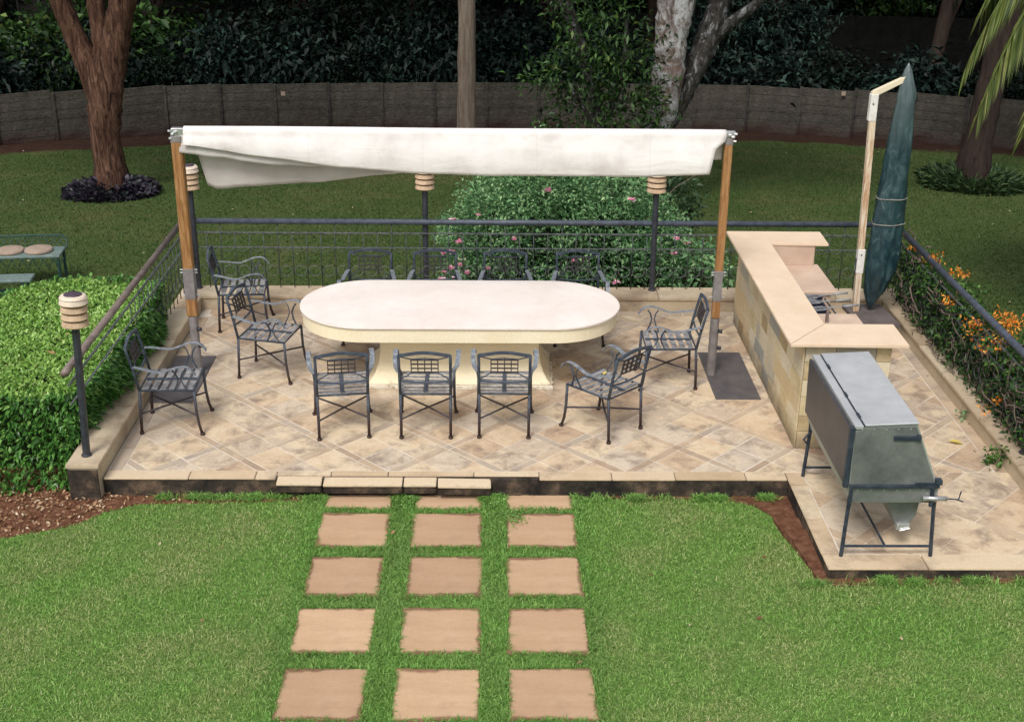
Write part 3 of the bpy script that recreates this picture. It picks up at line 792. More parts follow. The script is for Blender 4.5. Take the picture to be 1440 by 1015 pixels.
# ------------------------------------------------------------------ garden armchair (faces +Y, rear feet at y=-.26)
def make_chair():
    c = empty('garden_armchair', (0,0,0))
    for s in (-1,1):
        # rear leg runs up into the back post
        o = MB().tube([(s*.225,-.27,0),(s*.225,-.262,.2),(s*.227,-.25,.43)], .0135, 8).tube([(s*.225,-.27,0),(s*.225,-.27,.022)], .021, 8).build('leg', M['chair'], c, smooth=True)
        o = MB().tube([(s*.262,.285,0),(s*.25,.262,.09),(s*.246,.245,.22),(s*.245,.238,.43)], .0135, 8).tube([(s*.262,.285,0),(s*.262,.285,.022)], .021, 8).build('leg', M['chair'], c, smooth=True)
    MB().tube([(-.222,-.262,.19),(.0,-.01,.19),(.245,.245,.19)], .0095, 6).build('stretcher', M['chair'], c, smooth=True)
    MB().tube([(.222,-.262,.2),(.0,-.01,.203),(-.245,.245,.2)], .0095, 6).build('stretcher', M['chair'], c, smooth=True)
    f = MB()
    f.tube([(-.227,-.25,.435),(.227,-.25,.435),(.245,.24,.435),(-.245,.24,.435)], .012, 6, closed=True)
    f.build('seat_frame', M['chair'], c, smooth=True)
    st = MB()
    for i in range(6):
        y = -.2+i*.08
        st.tube([(-.232-.002*i,y,.446),(-.1,y,.441),(.1,y,.441),(.232+.002*i,y,.446)], 1, flat=(.052,.005))
    st.build('seat', M['seatband'], c)
    sp = MB()
    sp.box(-.019,.019,-.245,.232,.4495,.4525)
    sp.build('seat_strap', M['chair'], c)
    # back frame leans back
    def B(x, z): t = (z-.43)/.44; return (x, -.25-.075*t-.02*t*t, z)
    for s in (-1,1):
        MB().tube([B(s*.227,.43),B(s*.228,.6),B(s*.229,.75),B(s*.23,.848)], .0135, 8).build('back_post', M['chair'], c, smooth=True)
    top = [B(-.23+.46*i/12, .846+.03*sin(pi*i/12)**1.5) for i in range(13)]
    f = MB().tube(top, 1, flat=(.024,.024)); f.build('top_rail', M['chair'], c)
    f = MB().tube([B(-.225+.45*i/10, .575-.018*sin(pi*i/10)) for i in range(11)], .01, 6)
    for s in (-1,1):
        f.tube([B(s*.222,.835),B(s*.12,.805)], .006, 6)
        f.tube([B(s*.222,.59),B(s*.12,.66)], .006, 6)
    f.tube([B(-.12,.805),B(0,.818),B(.12,.805)], .006, 6)
    f.build('back_brace', M['chair'], c, smooth=True)
    f = MB()
    for i in range(5): f.tube([B(-.12+.06*i,.662),B(-.12+.06*i,.808)], 1, flat=(.016,.009))
    for i in range(4): f.tube([B(-.122,.664+.045*i),B(.122,.664+.045*i)], 1, flat=(.015,.009))
    f.build('lattice_splat', M['chairgrid'], c)
    for s in (-1,1):
        arm = []
        for i in range(17):
            t = i/16
            y = -.285+.56*t
            z = .665-.035*sin(pi*t*1.15)**2+.028*sin(pi*max(0,t-.45)/.55) - (.05*((t-.88)/.12)**2 if t > .88 else 0)
            x = s*(.236+.055*sin(pi*min(1,t*1.1)*.62))
            arm.append((x,y,z))
        MB().tube(arm, 1, flat=(.043,.006)).build('armrest', M['band'], c)
        f = MB()
        x = s*.262
        for q in (-1,1):
            f.tube([(s*.243,.125+q*.062,.44),(s*.255,.125+q*.03,.5),(x+s*.01,.125+q*.012,.56),(x+s*.018,.125+q*.03,.62),(x+s*.022,.125+q*.055,.652)], 1, flat=(.016,.009))
        f.build('arm_support', M['chair'], c)
    return c
proto = make_chair()
CH = [(-1.36,10.77,8,'wrought iron armchair turned slightly, left end of the row before the table'),
      (-.58,10.79,0,'wrought iron armchair in the middle of the three before the table'),
      (.135,10.80,-1,'wrought iron armchair right of the middle one in the row before the table'),
      (1.055,10.77,44,'iron armchair angled diagonally at the front right, a yellow leaf on its seat'),
      (1.78,11.86,90,'iron armchair facing left between the table and the right canopy pole'),
      (-2.92,10.83,-88,'iron armchair against the left kerb beside the left base plate'),
      (-2.215,12.04,-102,'iron armchair facing the left end of the oval table'),
      (-2.72,13.37,-84,'iron armchair in the back left corner near the railing'),
      (-1.315,13.04,180,'leftmost of the four iron armchairs behind the table'),
      (-.605,13.04,180,'iron armchair behind the table in front of the middle lamp post'),
      (.165,13.04,180,'iron armchair behind the table, third from the left'),
      (.96,13.04,180,'rightmost of the four iron armchairs behind the table')]
for i,(x,y,a,lb) in enumerate(CH):
    o = proto if i == 0 else copy_tree(proto)
    o.location = (x,y,.002); o.rotation_euler = (0,0,R(a))
    tag(o, lb, 'armchair', 'wrought iron armchairs around the table')

# ------------------------------------------------------------------ railings
def railing(label, origin, rz, length, hmat, start=0.):
    """along local +X from the origin, on a kerb top"""
    t = empty('metal_railing', origin, rz, label, 'railing')
    MB().tube([(-.06,0,.8),(length+.06,0,.8)], .033, 14).build('handrail', hmat, t, smooth=True)
    MB().tube([(0,0,.665),(length,0,.665)], 1, flat=(.02,.012)).build('rail', M['railpale'], t)
    MB().tube([(0,0,.49),(length,0,.49)], 1, flat=(.016,.01)).build('rail', M['railpale'], t)
    n = int(length/.163); st = length/n
    b1 = MB().tube([(0,0,-.01),(0,0,.66)], .0055, 6); b2 = MB().tube([(0,0,-.01),(0,0,.785)], .0055, 6)
    hk = MB()
    hk.tube([(st*.04,0,.655),(st*.28,0,.65),(st*.5,0,.625),(st*.5,0,.62)], .0035, 5)
    ring = MB().tube([(.066*cos(a*pi/9),-.008,.21+.062*sin(a*pi/9)) for a in range(18)], .0045, 5, closed=True)
    arc = MB().tube([(.062*cos(pi+pi*a/8),-.008,.49+.045*sin(pi+pi*a/8)) for a in range(9)], .0035, 5)
    o1 = b1.build('baluster', M['railthin'], t, smooth=True); o2 = b2.build('baluster', M['railthin'], t, smooth=True)
    o3 = ring.build('ring', M['railpale'], t, smooth=True); o4 = arc.build('scroll', M['railpale'], t, smooth=True)
    o5 = hk.build('hook', M['railthin'], t, smooth=True)
    first = {id(o1):1, id(o2):1, id(o3):1, id(o4):1, id(o5):1}
    def put(o, x):
        if first.pop(id(o), None): o.location.x = x; return
        c = o.copy(); COL.objects.link(c); c.parent = t; c.location.x = x
    for i in range(int(start/st), n+1):
        put(o2 if i % 4 == 2 else o1, i*st)
        if i < n:
            put(o3, (i+.5)*st); put(o4, (i+.5)*st)
            put(o5, i*st)
    return t
railing('long blue-grey metal railing with rings along the back of the terrace', (-3.42,14.13,.17), 0, 8.0, M['rail'])
railing('weathered brown handrail and grille along the left kerb above the hedge', (-3.51,9.80,.17), R(90), 4.25, M['railbrown'], 2.1)
railing('blue-grey metal railing overgrown by the flowering vine on the right kerb', (4.665,9.0,.17), R(90), 5.1, M['rail'])

# ------------------------------------------------------------------ lamp posts
def make_lamp():
    l = empty('lamp_post', (0,0,0))
    MB().tube([(0,0,0),(0,0,1.2)], .033, 14).lathe([(.045,0),(.045,.012),(.034,.02)], 14).build('pole', M['postdark'], l, smooth=False)
    h = MB()
    for i in range(4):
        z = 1.185+i*.063
        r = .112 if i < 3 else .118
        h.lathe([(.05,z+.012),(r-.008,z-.004),(r,z+.004),(r-.012,z+.043),(.06,z+.05)], 26)
    t = NTl['shade']
    sh = h.build('lamp_shade', t, l, smooth=False)
    MB().lathe([(.055,1.19),(.055,1.42)], 18).build('lamp_core', M['lampcap'], l)
    MB().lathe([(.102,1.41),(.112,1.425),(.1,1.442),(.078,1.448)], 26).build('shade_rim', t, l, smooth=False)
    MB().lathe([(.076,1.446),(.07,1.456),(.03,1.462)], 24).build('cap', M['lampcap'], l)
    return l
NTl = {}
t = NT('lamp_ceramic'); f = t.noise(9, 5)
c = t.ramp(f, [(.3,(.4,.27,.17)),(.6,(.54,.39,.26))])
zz = t.sep()[2]; c = t.mix(t.mr(zz, 1.372, 1.385), c, (.66,.55,.45)); c = t.mix(t.mr(t.noise(6, 7, .75, co=t.scaled((1,1,.5))), .5, .68, 0, .55), c, (.16,.1,.07))
t.color(c).rough(.6).bump(f, .1, .003); NTl['shade'] = t.m
lp = make_lamp()
LP = [(-3.445,9.83,'louvred lamp on a black post at the front end of the left kerb'),
      (-3.385,14.1,'louvred lamp post in the back left corner behind the canopy pole'),
      (-.75,14.17,'louvred lamp post in the middle of the back railing'),
      (1.89,14.1,'louvred lamp post on the back kerb in front of the rose bush, right part'),
      (4.665,9.92,'lamp post on the right kerb cut by the right edge of the view')]
for i,(x,y,lb) in enumerate(LP):
    o = lp if i == 0 else copy_tree(lp)
    o.location = (x,y,.17)
    o.rotation_euler = (R(rnd.uniform(-.6,.6)) if i else R(2.0), R(rnd.uniform(-.5,.5)) if i else R(-1.2), rnd.uniform(0,3))
    tag(o, lb, 'lamp post', 'louvred lamp posts around the terrace')

# ------------------------------------------------------------------ canopy
cv = empty('canopy_awning', (-.35,12.0,2.46), 0, 'off-white canvas canopy folded over a beam between two wooden poles above the table', 'canopy')
W0, W1 = -2.56, 2.6
def sheet(prof, x0, x1, n, name, solid=.004, side=None, mat=None):
    """prof(u) -> list of (y,z) for u in 0..1 across"""
    V = []; F = []
    for i in range(n+1):
        u = i/n; x = x0+(x1-x0)*u
        pts = prof(u)
        for (y,z) in pts:
            dx = side(u,z) if side else 0
            V.append((x+dx, y, z))
    m = len(pts)
    for i in range(n):
        for j in range(m-1): F.append((i*m+j,(i+1)*m+j,(i+1)*m+j+1,i*m+j+1))
    me = bpy.data.meshes.new(name); me.from_pydata(V, [], F)
    o = link_mesh(name, me, mat or M['canvas'], cv, True)
    md = o.modifiers.new('thickness', 'SOLIDIFY'); md.thickness = solid; md.offset = 0
    return o
def lerp(a,b,t): return a+(b-a)*t
def interp(u, tb):
    for (a,va),(b,vb) in zip(tb, tb[1:]):
        if u <= b: 
            t = (u-a)/(b-a); t = lerp(t, t*t*(3-2*t), .35); return lerp(va,vb,t)
    return tb[-1][1]
def wob(u,z,s=0): return .007*sin(u*23+z*6+s)+.006*sin(u*47+z*9+s)+.003*sin(u*110+z*4)
hemF = [(0,-.09),(.14,-.195),(.28,-.285),(.42,-.345),(.55,-.36),(.8,-.365),(.9,-.355),(1,-.34)]
def front(u):
    h = interp(u, hemF); P = []
    for k in range(7):
        a = pi*.95-(pi*.95-0)*0 ; 
    for k in range(8):      # over the beam, from the back to the front
        a = pi*(k/7); P.append((.055*cos(a), .02+.055*sin(a)*(.9+.05*sin(u*9))))
    for k in range(1,15):
        t = k/14; z = lerp(.0,h,t)
        P.append((-.055-.035*sin(t*pi*.8)*min(1,.35+u*2.5)-.02*t+wob(u,z)*t, z))
    return P
sheet(front, W0+.02, W1-.02, 96, 'front_sheet', side=lambda u,z:-max(0,(u-.9)/.1)*(.085*min(1,max(0,(-z-.02)/.08))+.06*max(0,-z/.35)))
hemM = [(0,-.17),(.15,-.215),(.4,-.285),(1,-.33)]
def midf(u):
    h = interp(u, hemM)
    return [(-.03-.02*(k/10)+wob(u,k*.03,2)*k/12, lerp(.03,h,k/10)) for k in range(11)]
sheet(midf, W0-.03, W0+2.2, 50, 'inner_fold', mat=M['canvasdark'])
hemB = [(0,-.53),(.04,-.565),(.2,-.53),(.45,-.49),(.75,-.405),(1,-.34)]
def back(u):
    h = interp(u, hemB)
    return [(.055+.05*(k/14)+wob(u,k*.03,4)*k/16, lerp(.03,h,k/14)) for k in range(15)]
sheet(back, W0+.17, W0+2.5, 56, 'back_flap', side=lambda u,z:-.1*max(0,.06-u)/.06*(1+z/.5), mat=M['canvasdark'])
def backR(u):
    return [(.055+.03*(k/10)+wob(u,k*.03,6)*k/16, lerp(.03,-.235-.02*(1-u),k/10)) for k in range(11)]
sheet(backR, W1-1.1, W1-.03, 20, 'back_flap')
MB().tube([(W0-.06,0,.0),(W1+.04,0,.02)], .03, 10).build('beam', M['canvas'], cv, smooth=True)
MB().box(W0-.1,W0+.02,-.035,.035,-.02,.055).build('end_bracket', M['bolt'], cv, bevel=.006)
MB().box(W1-.02,W1+.07,-.035,.035,.0,.06).build('end_bracket', M['bolt'], cv, bevel=.006)

def canopy_pole(x, label, zt_, metal_bot, w):
    p = empty('canopy_pole', (x,12.0,.012), 0, label, 'pole', 'poles carrying the canopy')
    h = w/2
    MB().box(-h,h,-h,h,.62,zt_).build('timber', M['wood'], p, bevel=.006, seg=2)
    MB().tube([(0,0,0),(0,0,.615)], .046, 14).build('steel_tube', M['steelgrey'], p, smooth=False)
    MB().box(-h-.003,h+.003,-h-.003,h+.003,.8,1.12).build('steel_sleeve', M['steelgrey'], p, bevel=.004)
    b = MB()
    for z in (.84,1.07,1.1): b.tube([(-h-.035,-.01,z),(h+.035,-.01,z)], .006, 8).tube([(h+.012,-.01,z),(h+.026,-.01,z)], .012, 6)
    b.build('bolt', M['bolt'], p)
    k = MB()
    for z in (.3,.48): k.tube([(.04,-.02,z),(.075,-.035,z)], .02, 10)
    k.build('clamp_knob', M['postdark'], p, smooth=True)
    MB().box(-h-.002,h+.002,-h-.002,h+.002,zt_-.06,zt_+.004).build('top_cap', M['steelgrey'], p, bevel=.004)
    f = MB()
    s = 1 if x > 0 else -1
    for (dx,dz) in ((.03,.02),(.05,-.02),(.0,.04),(.055,.05)): f.tube([(s*dx-.01,-.04,zt_+dz),(s*dx+.015,-.05,zt_+dz)], .012, 8)
    f.build('fixing_bolt', M['bolt'], p)
    return p
canopy_pole(-2.965, 'left wooden canopy pole with grey steel foot on a dark base plate', 2.43, 0, .098)
canopy_pole(2.262, 'right wooden canopy pole with grey steel foot beside the stone bar', 2.44, 0, .075)
for (x0,x1,y0,y1,lb) in ((-3.285,-2.87,11.27,12.43,'dark steel base plate under the left canopy pole beside the kerb'),
                         (2.215,2.66,11.39,12.58,'dark steel base plate under the right canopy pole beside the bar')):
    o = MB().box(-(x1-x0)/2,(x1-x0)/2,-(y1-y0)/2,(y1-y0)/2,0,.012).build('base_plate', M['plate'], bevel=.002)
    o.location = ((x0+x1)/2,(y0+y1)/2,.0025)
    tag(o, lb, 'base plate', 'base plates of the canopy poles')

# ------------------------------------------------------------------ stone bar
bar = empty('stone_bar', (3.1,12,0.002), 0, 'U-shaped bar counter clad in yellow sandstone with pale slab top', 'bar counter')
def bx(mb, x0,x1,y0,y1,z0,z1): return mb.box(x0-3.1,x1-3.1,y0-12,y1-12,z0,z1)
core = MB()
bx(core,2.765,2.97,10.35,13.5,0,1.02); bx(core,2.97,3.52,10.35,10.62,0,1.02); bx(core,2.97,3.52,13.2,13.5,0,1.02)
core.build('core', M['cladjoint'], bar)
cl = MB(); rc = random.Random(9)
z = 0.0; 
hts = [.17,.15,.19,.16,.18,.168]
for h in hts:
    z1 = min(z+h, 1.018)
    y = 10.335
    while y < 13.5:
        L = rc.uniform(.2,.48); y2 = min(y+L,13.515)
        if 13.515-y2 < .12: y2 = 13.515
        bx(cl,2.752+rc.uniform(-.003,.003),2.7649,y+.003,y2-.003,z+.003,z1-.003); y = y2
    x = 2.768
    while x < 3.52:
        L = rc.uniform(.25,.45); x2 = min(x+L,3.53)
        if 3.53-x2 < .1: x2 = 3.53
        bx(cl,x+.003,x2-.003,10.337+rc.uniform(-.003,.003),10.3499,z+.003,z1-.003)
        x = x2
    y = 10.35
    while y < 10.62:
        y2 = min(y+rc.uniform(.15,.3),10.62); bx(cl,3.5201,3.533,y+.003,y2-.003,z+.003,z1-.003); y = y2
    z = z1
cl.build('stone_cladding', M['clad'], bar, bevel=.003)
tp = MB()
def pp(mb, poly, z0, z1): mb.prism([(a-3.1,b-12) for a,b in poly], z0, z1)
g_ = .0018
tp2 = MB()
pp(tp, [(2.61,10.25),(3.64,10.23),(3.645,10.74),(3.02,10.74)], 1.022,1.052)
pp(tp, [(2.61,10.255+g_*2),(3.02-g_,10.745),(3.02,12.02),(2.61,12.02)], 1.022,1.052)
pp(tp, [(2.61,12.025),(3.02,12.025),(3.02,13.14),(2.61,13.575)], 1.022,1.052)
pp(tp, [(3.02,13.144),(3.64,13.13),(3.65,13.57),(2.614,13.578)], 1.022,1.0515)
tp.build('countertop', M['barslab'], bar, bevel=.004, seg=2)
lo = MB()
bx(lo,2.975,3.56,12.3,13.195,.77,.80); lo.build('lower_shelf', M['barslab2'], bar, bevel=.004)
bx(MB(),2.975,3.58,10.64,11.67,.77,.80).build('lower_shelf', M['barslab2'], bar, bevel=.004)
lo = MB()
for q_ in ((2.975,3.5,13.15,13.198,.802,1.02),(2.975,3.5,12.34,13.14,0,.768),(2.975,3.5,10.66,11.62,0,.768)):
    bx(MB(),*q_).build('shelf_support', M['barslab2'], bar)
bx(MB(),3.22,3.245,11.42,11.45,.8,.93).build('tap_stub', M['railbrown'], bar)

brz = empty('charcoal_brazier', (3.2,11.98,.002), 0, 'dark steel charcoal brazier set in the gap of the stone bar', 'brazier')
m = MB(); m.box(-.22,.2,-.3,-.28,.0,.74).box(-.22,.2,.285,.305,.0,.76).box(.18,.2,-.28,.285,.0,.72).box(-.22,.18,-.28,.285,.42,.44)
m.build('firebox', M['firebox'], brz, bevel=.003)
m = MB()
for i in range(9): m.tube([(-.21,-.27+i*.065,.66),(.18,-.27+i*.065,.66)], .004, 6)
m.build('grate', M['iron'], brz)
MB().tube([(.22,.28,.74),(.34,-.25,.6)], .008, 8).build('side_rod', M['iron'], brz)
def tool(loc, rz, tilt, label, bars, wdt):
    t = empty('grill_basket', loc, rz, label, 'grill basket', 'wire grill baskets lying across the brazier')
    t.rotation_euler = (0, tilt, rz)
    m = MB(); m.tube([(-.2,-wdt,0),(0,-wdt,0),(.0,wdt,0),(-.2,wdt,0)], .0045, 6, closed=True)
    for i in range(bars):
        y = -wdt+2*wdt*(i+.5)/bars; m.tube([(-.2,y,0),(0,y,0)], .003, 5)
    for i in range(5): m.tube([(-.18+i*.04,-wdt,.004),(-.18+i*.04,wdt,.004)], .0025, 5)
    m.build('wire_basket', M['chrome'], t)
    MB().tube([(0,-wdt*.5,0),(.12,0,0),(.2,0,0)], .005, 6).tube([(0,wdt*.5,0),(.12,0,0)], .005, 6).build('shaft', M['chrome'], t)
    MB().tube([(.2,0,0),(.36,0,0)], .012, 8).build('handle', M['toolgrip'], t, smooth=True)
tool((3.3,12.2,.79), R(12), R(-2), 'farthest wire grill basket with its handle towards the umbrella pole', 4, .055)
tool((3.3,12.06,.785), R(14), R(2), 'middle wire grill basket over the brazier', 4, .05)
tool((3.32,11.86,.79), R(12), R(-1), 'nearest wire grill basket beside the front shelf of the bar', 3, .05)

# ------------------------------------------------------------------ barbecue on legs
G = empty('barbecue_grill', (3.05,9.15,.004), 0, 'large closed barbecue of galvanised and dark sheet steel on iron legs', 'barbecue')
ox, oy = 3.05, 9.15
P0 = [(2.735,.46),(2.71,.56),(2.70,1.06),(2.74,1.10),(3.17,1.12),(3.40,.58),(3.40,.46)]
Pb = [(a-ox,b) for a,b in P0]
y0, y1 = 8.5-oy, 9.86-oy
# body shell: ends, lower side, sloping back
MB().extr(Pb,'y',y0+.004,y1).build('body', M['galv'], G, bevel=.006, seg=2)
MB().extr([(p[0]*.995,p[1]) for p in [(2.745-ox,.47),(2.722-ox,.57),(2.714-ox,1.05),(2.75-ox,1.088),(3.162-ox,1.105),(3.388-ox,.575),(3.388-ox,.47)]],'y',y0-.003,y0+.0035).build('end_panel', M['galvend'], G, bevel=.001)
lid = MB(); 
lid.add([(2.775-ox,y0-.012,1.108),(3.175-ox,y0-.012,1.128),(3.175-ox,y1+.01,1.128),(2.775-ox,y1+.01,1.108),(2.775-ox,y0-.012,1.122),(3.175-ox,y0-.012,1.142),(3.175-ox,y1+.01,1.142),(2.775-ox,y1+.01,1.122)],[(0,3,2,1),(4,5,6,7),(0,1,5,4),(1,2,6,5),(2,3,7,6),(3,0,4,7)])
lid.build('lid', M['galvtop'], G, bevel=.003)
MB().box(2.7-ox,2.765-ox,y0-.01,y1+.008,1.085,1.112).build('hinge_strip', M['galvtop'], G, bevel=.002)
h = MB()
for yy in (.12,.5,1.05): h.tube([(2.77-ox,y0+yy,1.118),(2.77-ox,y0+yy+.07,1.118)], .012, 8)
h.tube([(2.77-ox,y0-.015,1.114),(2.77-ox,y1,1.114)], .005, 6)
h.build('hinge', M['iron'], G)
d = MB().extr([(2.682-ox,.60),(2.672-ox,1.085),(2.695-ox,1.085),(2.705-ox,.60)],'y',y0+.0,y1-.02)
d.build('door', M['door'], G, bevel=.003)
MB().box(2.665-ox,2.705-ox,y0-.02,y0+.025,.6,1.1).build('door_edge', M['iron'], G, bevel=.003)
fr = MB()
fr.box(2.715-ox,3.395-ox,y0-.028,y0-.003,.6,.625)
fr.box(2.715-ox,2.74-ox,y0-.028,y0-.003,.44,.6).box(3.335-ox,3.36-ox,y0-.028,y0-.003,.44,.6)
fr.build('end_frame', M['iron'], G, bevel=.003)
hd = MB(); hd.box(3.0-ox,3.185-ox,y0-.02,y0-.003,.995,1.03); hd.box(3.2-ox,3.41-ox,y0-.034,y0-.0285,.63,.655)
hd.box(3.17-ox,3.2-ox,y0-.03,y0+.02,1.0,1.04); hd.box(3.36-ox,3.41-ox,y0-.03,y0+.02,.63,.67)
hd.build('handle', M['iron'], G, bevel=.004)
for (x,y,s) in ((2.735,8.52,-1),(3.39,8.52,1),(2.735,9.8,-1),(3.39,9.8,1)):
    MB().tube([(x-ox-s*.0,y-oy,.52),(x-ox,y-oy,.4),(x-ox+s*.02,y-oy-(.03 if y<9 else -.0),0)], .016, 4).build('leg', M['iron'], G)
cr = MB(); cr.tube([(2.72-ox,8.5-oy,.085),(3.4-ox,8.5-oy,.085)], .012, 6)
cr.build('crossbar', M['iron'], G)
MB().tube([(2.72-ox,9.8-oy,.085),(3.4-ox,9.8-oy,.085)], .012, 6).build('crossbar', M['iron'], G)
MB().tube([(3.05-ox,8.5-oy,.085),(3.05-ox,9.8-oy,.085)], .01, 6).build('crossbar', M['iron'], G)
MB().tube([(2.735-ox,9.8-oy,.3),(2.68-ox,9.78-oy,.36),(2.75-ox,9.8-oy,.44)], .01, 6).build('brace', M['iron'], G)
rv = MB()
for i in range(6): rv.lathe([(.0,0),(.007,0),(.006,.004),(.0,.005)], 8, (0,0)) if 0 else rv.tube([(2.78-ox+i*.1,y0-.0028,.575),(2.78-ox+i*.1,y0-.008,.575)], .007, 8)
for i in range(5): rv.tube([(2.76-ox+i*.09,y0-.0028,1.075+i*.003),(2.76-ox+i*.09,y0-.007,1.075+i*.003)], .006, 8)
rv.build('rivets', M['bolt'], G)
a = MB().extr([(-.02,.46),(.27,.46),(.25,.28),(.2,.2),(.1,.2)],'y',y0+.12,y0+.42)
a.build('ash_box', M['galvend'], G, bevel=.004)
MB().box(.1,.2,y0+.08,y0+.12,.18,.23).tube([(.12,y0+.08,.25),(.12,y0+.07,.18),(.2,y0+.07,.2)], .008, 6).build('latch', M['bolt'], G, bevel=.003)
MB().tube([(3.28-ox,y0-.02,.515),(3.46-ox,y0-.03,.515)], .019, 10).build('spit_rod', M['chrome'], G, smooth=True)
MB().tube([(3.46-ox,y0-.03,.515),(3.55-ox,y0-.03,.51),(3.56-ox,y0-.03,.58)], .006, 6).tube([(3.53-ox,y0-.03,.51),(3.58-ox,y0-.05,.5)], .006, 6).build('crank', M['iron'], G)

# ------------------------------------------------------------------ umbrella
base = MB().box(-.22,.22,-.32,.32,0,.05).build('umbrella_base_slab', M['umbslab'], bevel=.006, seg=2)
base.location = (4.2,13.16,.19); base.rotation_euler = (0,0,R(4))
tag(base, 'dark square paving slab weighing down the umbrella in the back right corner', 'slab')
s2 = MB().box(-.19,.19,-.24,.24,0,.186).build('umbrella_plinth', M['umbslab'], bevel=.006)
s2.location = (4.2,13.18,.0025); tag(s2, 'dark block under the umbrella base slab', 'slab')
um = empty('cantilever_umbrella', (4.05,13.25,.242), 0, 'closed cantilever umbrella in a teal plastic cover on a weathered wooden post', 'umbrella')
lean = -.075
MB().add(*(lambda w_: ([(-w_,-w_,0),(w_,-w_,0),(w_,w_,0),(-w_,w_,0),(lean-w_,-w_,2.42),(lean+w_,-w_,2.42),(lean+w_,w_,2.42),(lean-w_,w_,2.42)],[(0,3,2,1),(4,5,6,7),(0,1,5,4),(1,2,6,5),(2,3,7,6),(3,0,4,7)]))(.033)).build('post', M['wood2'], um, bevel=.004)
MB().box(lean-.04,lean+.04,-.038,.038,2.12,2.4).build('bracket', M['whiteplate'], um, bevel=.004)
MB().box(-.055,.025,-.038,.038,.45,.72).build('bracket', M['whiteplate'], um, bevel=.004)
MB().tube([(lean-.01,-.045,2.3),(lean-.01,-.036,2.3)], .008, 8).tube([(-.015,-.045,.66),(-.015,-.036,.66)], .008, 8).tube([(-.06,-.02,.45),(-.065,-.02,.62)], .006, 6).build('bolt', M['iron'], um)
MB().add(*(lambda : ([(lean-.02,-.03,2.36),(.23,-.03,2.53),(.23,.03,2.53),(lean-.02,.03,2.36),(lean-.02,-.03,2.43),(.23,-.03,2.59),(.23,.03,2.59),(lean-.02,.03,2.43)],[(0,3,2,1),(4,5,6,7),(0,1,5,4),(1,2,6,5),(2,3,7,6),(3,0,4,7)]))()).build('arm', M['wood2'], um, bevel=.004)
# cover: flattened wrinkled tube
lv = [(.03,.16,.012),(.1,.165,.05),(.25,.19,.12),(.45,.215,.16),(.9,.225,.17),(1.3,.235,.155),(1.7,.25,.13),(2.1,.262,.108),(2.4,.268,.09),(2.55,.25,.06),(2.66,.245,.032),(2.7,.245,.008)]
rq0 = random.Random(8); V = []; F = []; NS = 40; KK = 70
for k in range(KK+1):
    z = lerp(.03,2.72,k/KK)
    for (a,b) in zip(lv, lv[1:]):
        if a[0] <= z <= b[0]+1e-6:
            t = (z-a[0])/(b[0]-a[0]); cx = lerp(a[1],b[1],t); rr_ = lerp(a[2],b[2],t); break
    else: cx, rr_ = lv[-1][1], .004
    for j in range(NS):
        an = 2*pi*j/NS
        w_ = 1+.07*sin(3*an+z*2.3)+.05*sin(5*an-z*4)+.035*sin(9*an+z*7)+.03*sin(11*an-z*5+2*sin(z*3))+rq0.uniform(-.012,.012)
        if z > 2.35: w_ += .1*cos(2*an)
        V.append((cx+rr_*w_*cos(an), rr_*.8*w_*sin(an), z))
for k in range(KK):
    for j in range(NS): F.append((k*NS+j,k*NS+(j+1)%NS,(k+1)*NS+(j+1)%NS,(k+1)*NS+j))
F.append(tuple(range(NS))[::-1]); F.append(tuple(range(KK*NS,(KK+1)*NS)))
me = bpy.data.meshes.new('cover'); me.from_pydata(V, [], F)
link_mesh('cover', me, M['cover'], um, True)
sm = MB()
for z,cx,r in ((1.02,.228,.172),(1.30,.235,.163)):
    sm.tube([(cx+r*(1+.07*sin(3*a+z*2.3)+.05*sin(5*a-z*4))*cos(a), r*.8*(1+.07*sin(3*a+z*2.3)+.05*sin(5*a-z*4))*sin(a), z) for a in [2*pi*i/28 for i in range(28)]], .006, 5, closed=True)
sm.build('cover_strap', M['coverseam'], um)

# ------------------------------------------------------------------ hedge
HP = [(-3.6,10.12),(-3.55,11.0),(-3.5,12.2),(-3.6,13.1),(-4.1,13.2),(-4.8,13.05),(-5.08,12.6),(-5.2,12.0),(-5.6,11.6),(-5.6,10.15)]
hd = empty('clipped_hedge', (-4.4,11.6,-.2), 0, 'clipped bright green box-shaped hedge along the left side of the terrace', 'hedge')
def off(P, d):
    c = Vector((sum(p[0] for p in P)/len(P), sum(p[1] for p in P)/len(P)))
    return [tuple(c+(Vector(p)-c)*(1-d)) for p in P]
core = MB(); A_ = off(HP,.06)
core.prism([(a+4.4,b-11.6) for a,b in A_], 0.0, .72); core.build('shade_core', M['hedgecore'], hd)
n = 30000
x = RNG.uniform(-5.7,-3.5,n); y = RNG.uniform(10,13.3,n); k = pip(x,y,HP); x, y = x[k], y[k]
top = .6+.03*np.sin(x*3.1+1)*np.sin(y*2.3)+.02*np.sin(x*9)*np.cos(y*7)
z = top-RNG.exponential(.022,len(x))
P = np.stack([x+4.4,y-11.6,z+.2],1)
D = RNG.normal(size=(len(x),3))*[.9,.9,.5]+[0,0,.45]
leaves('top_leaves', P, D, RNG.uniform(.03,.055,len(x)), .5, M['hedge'], hd)
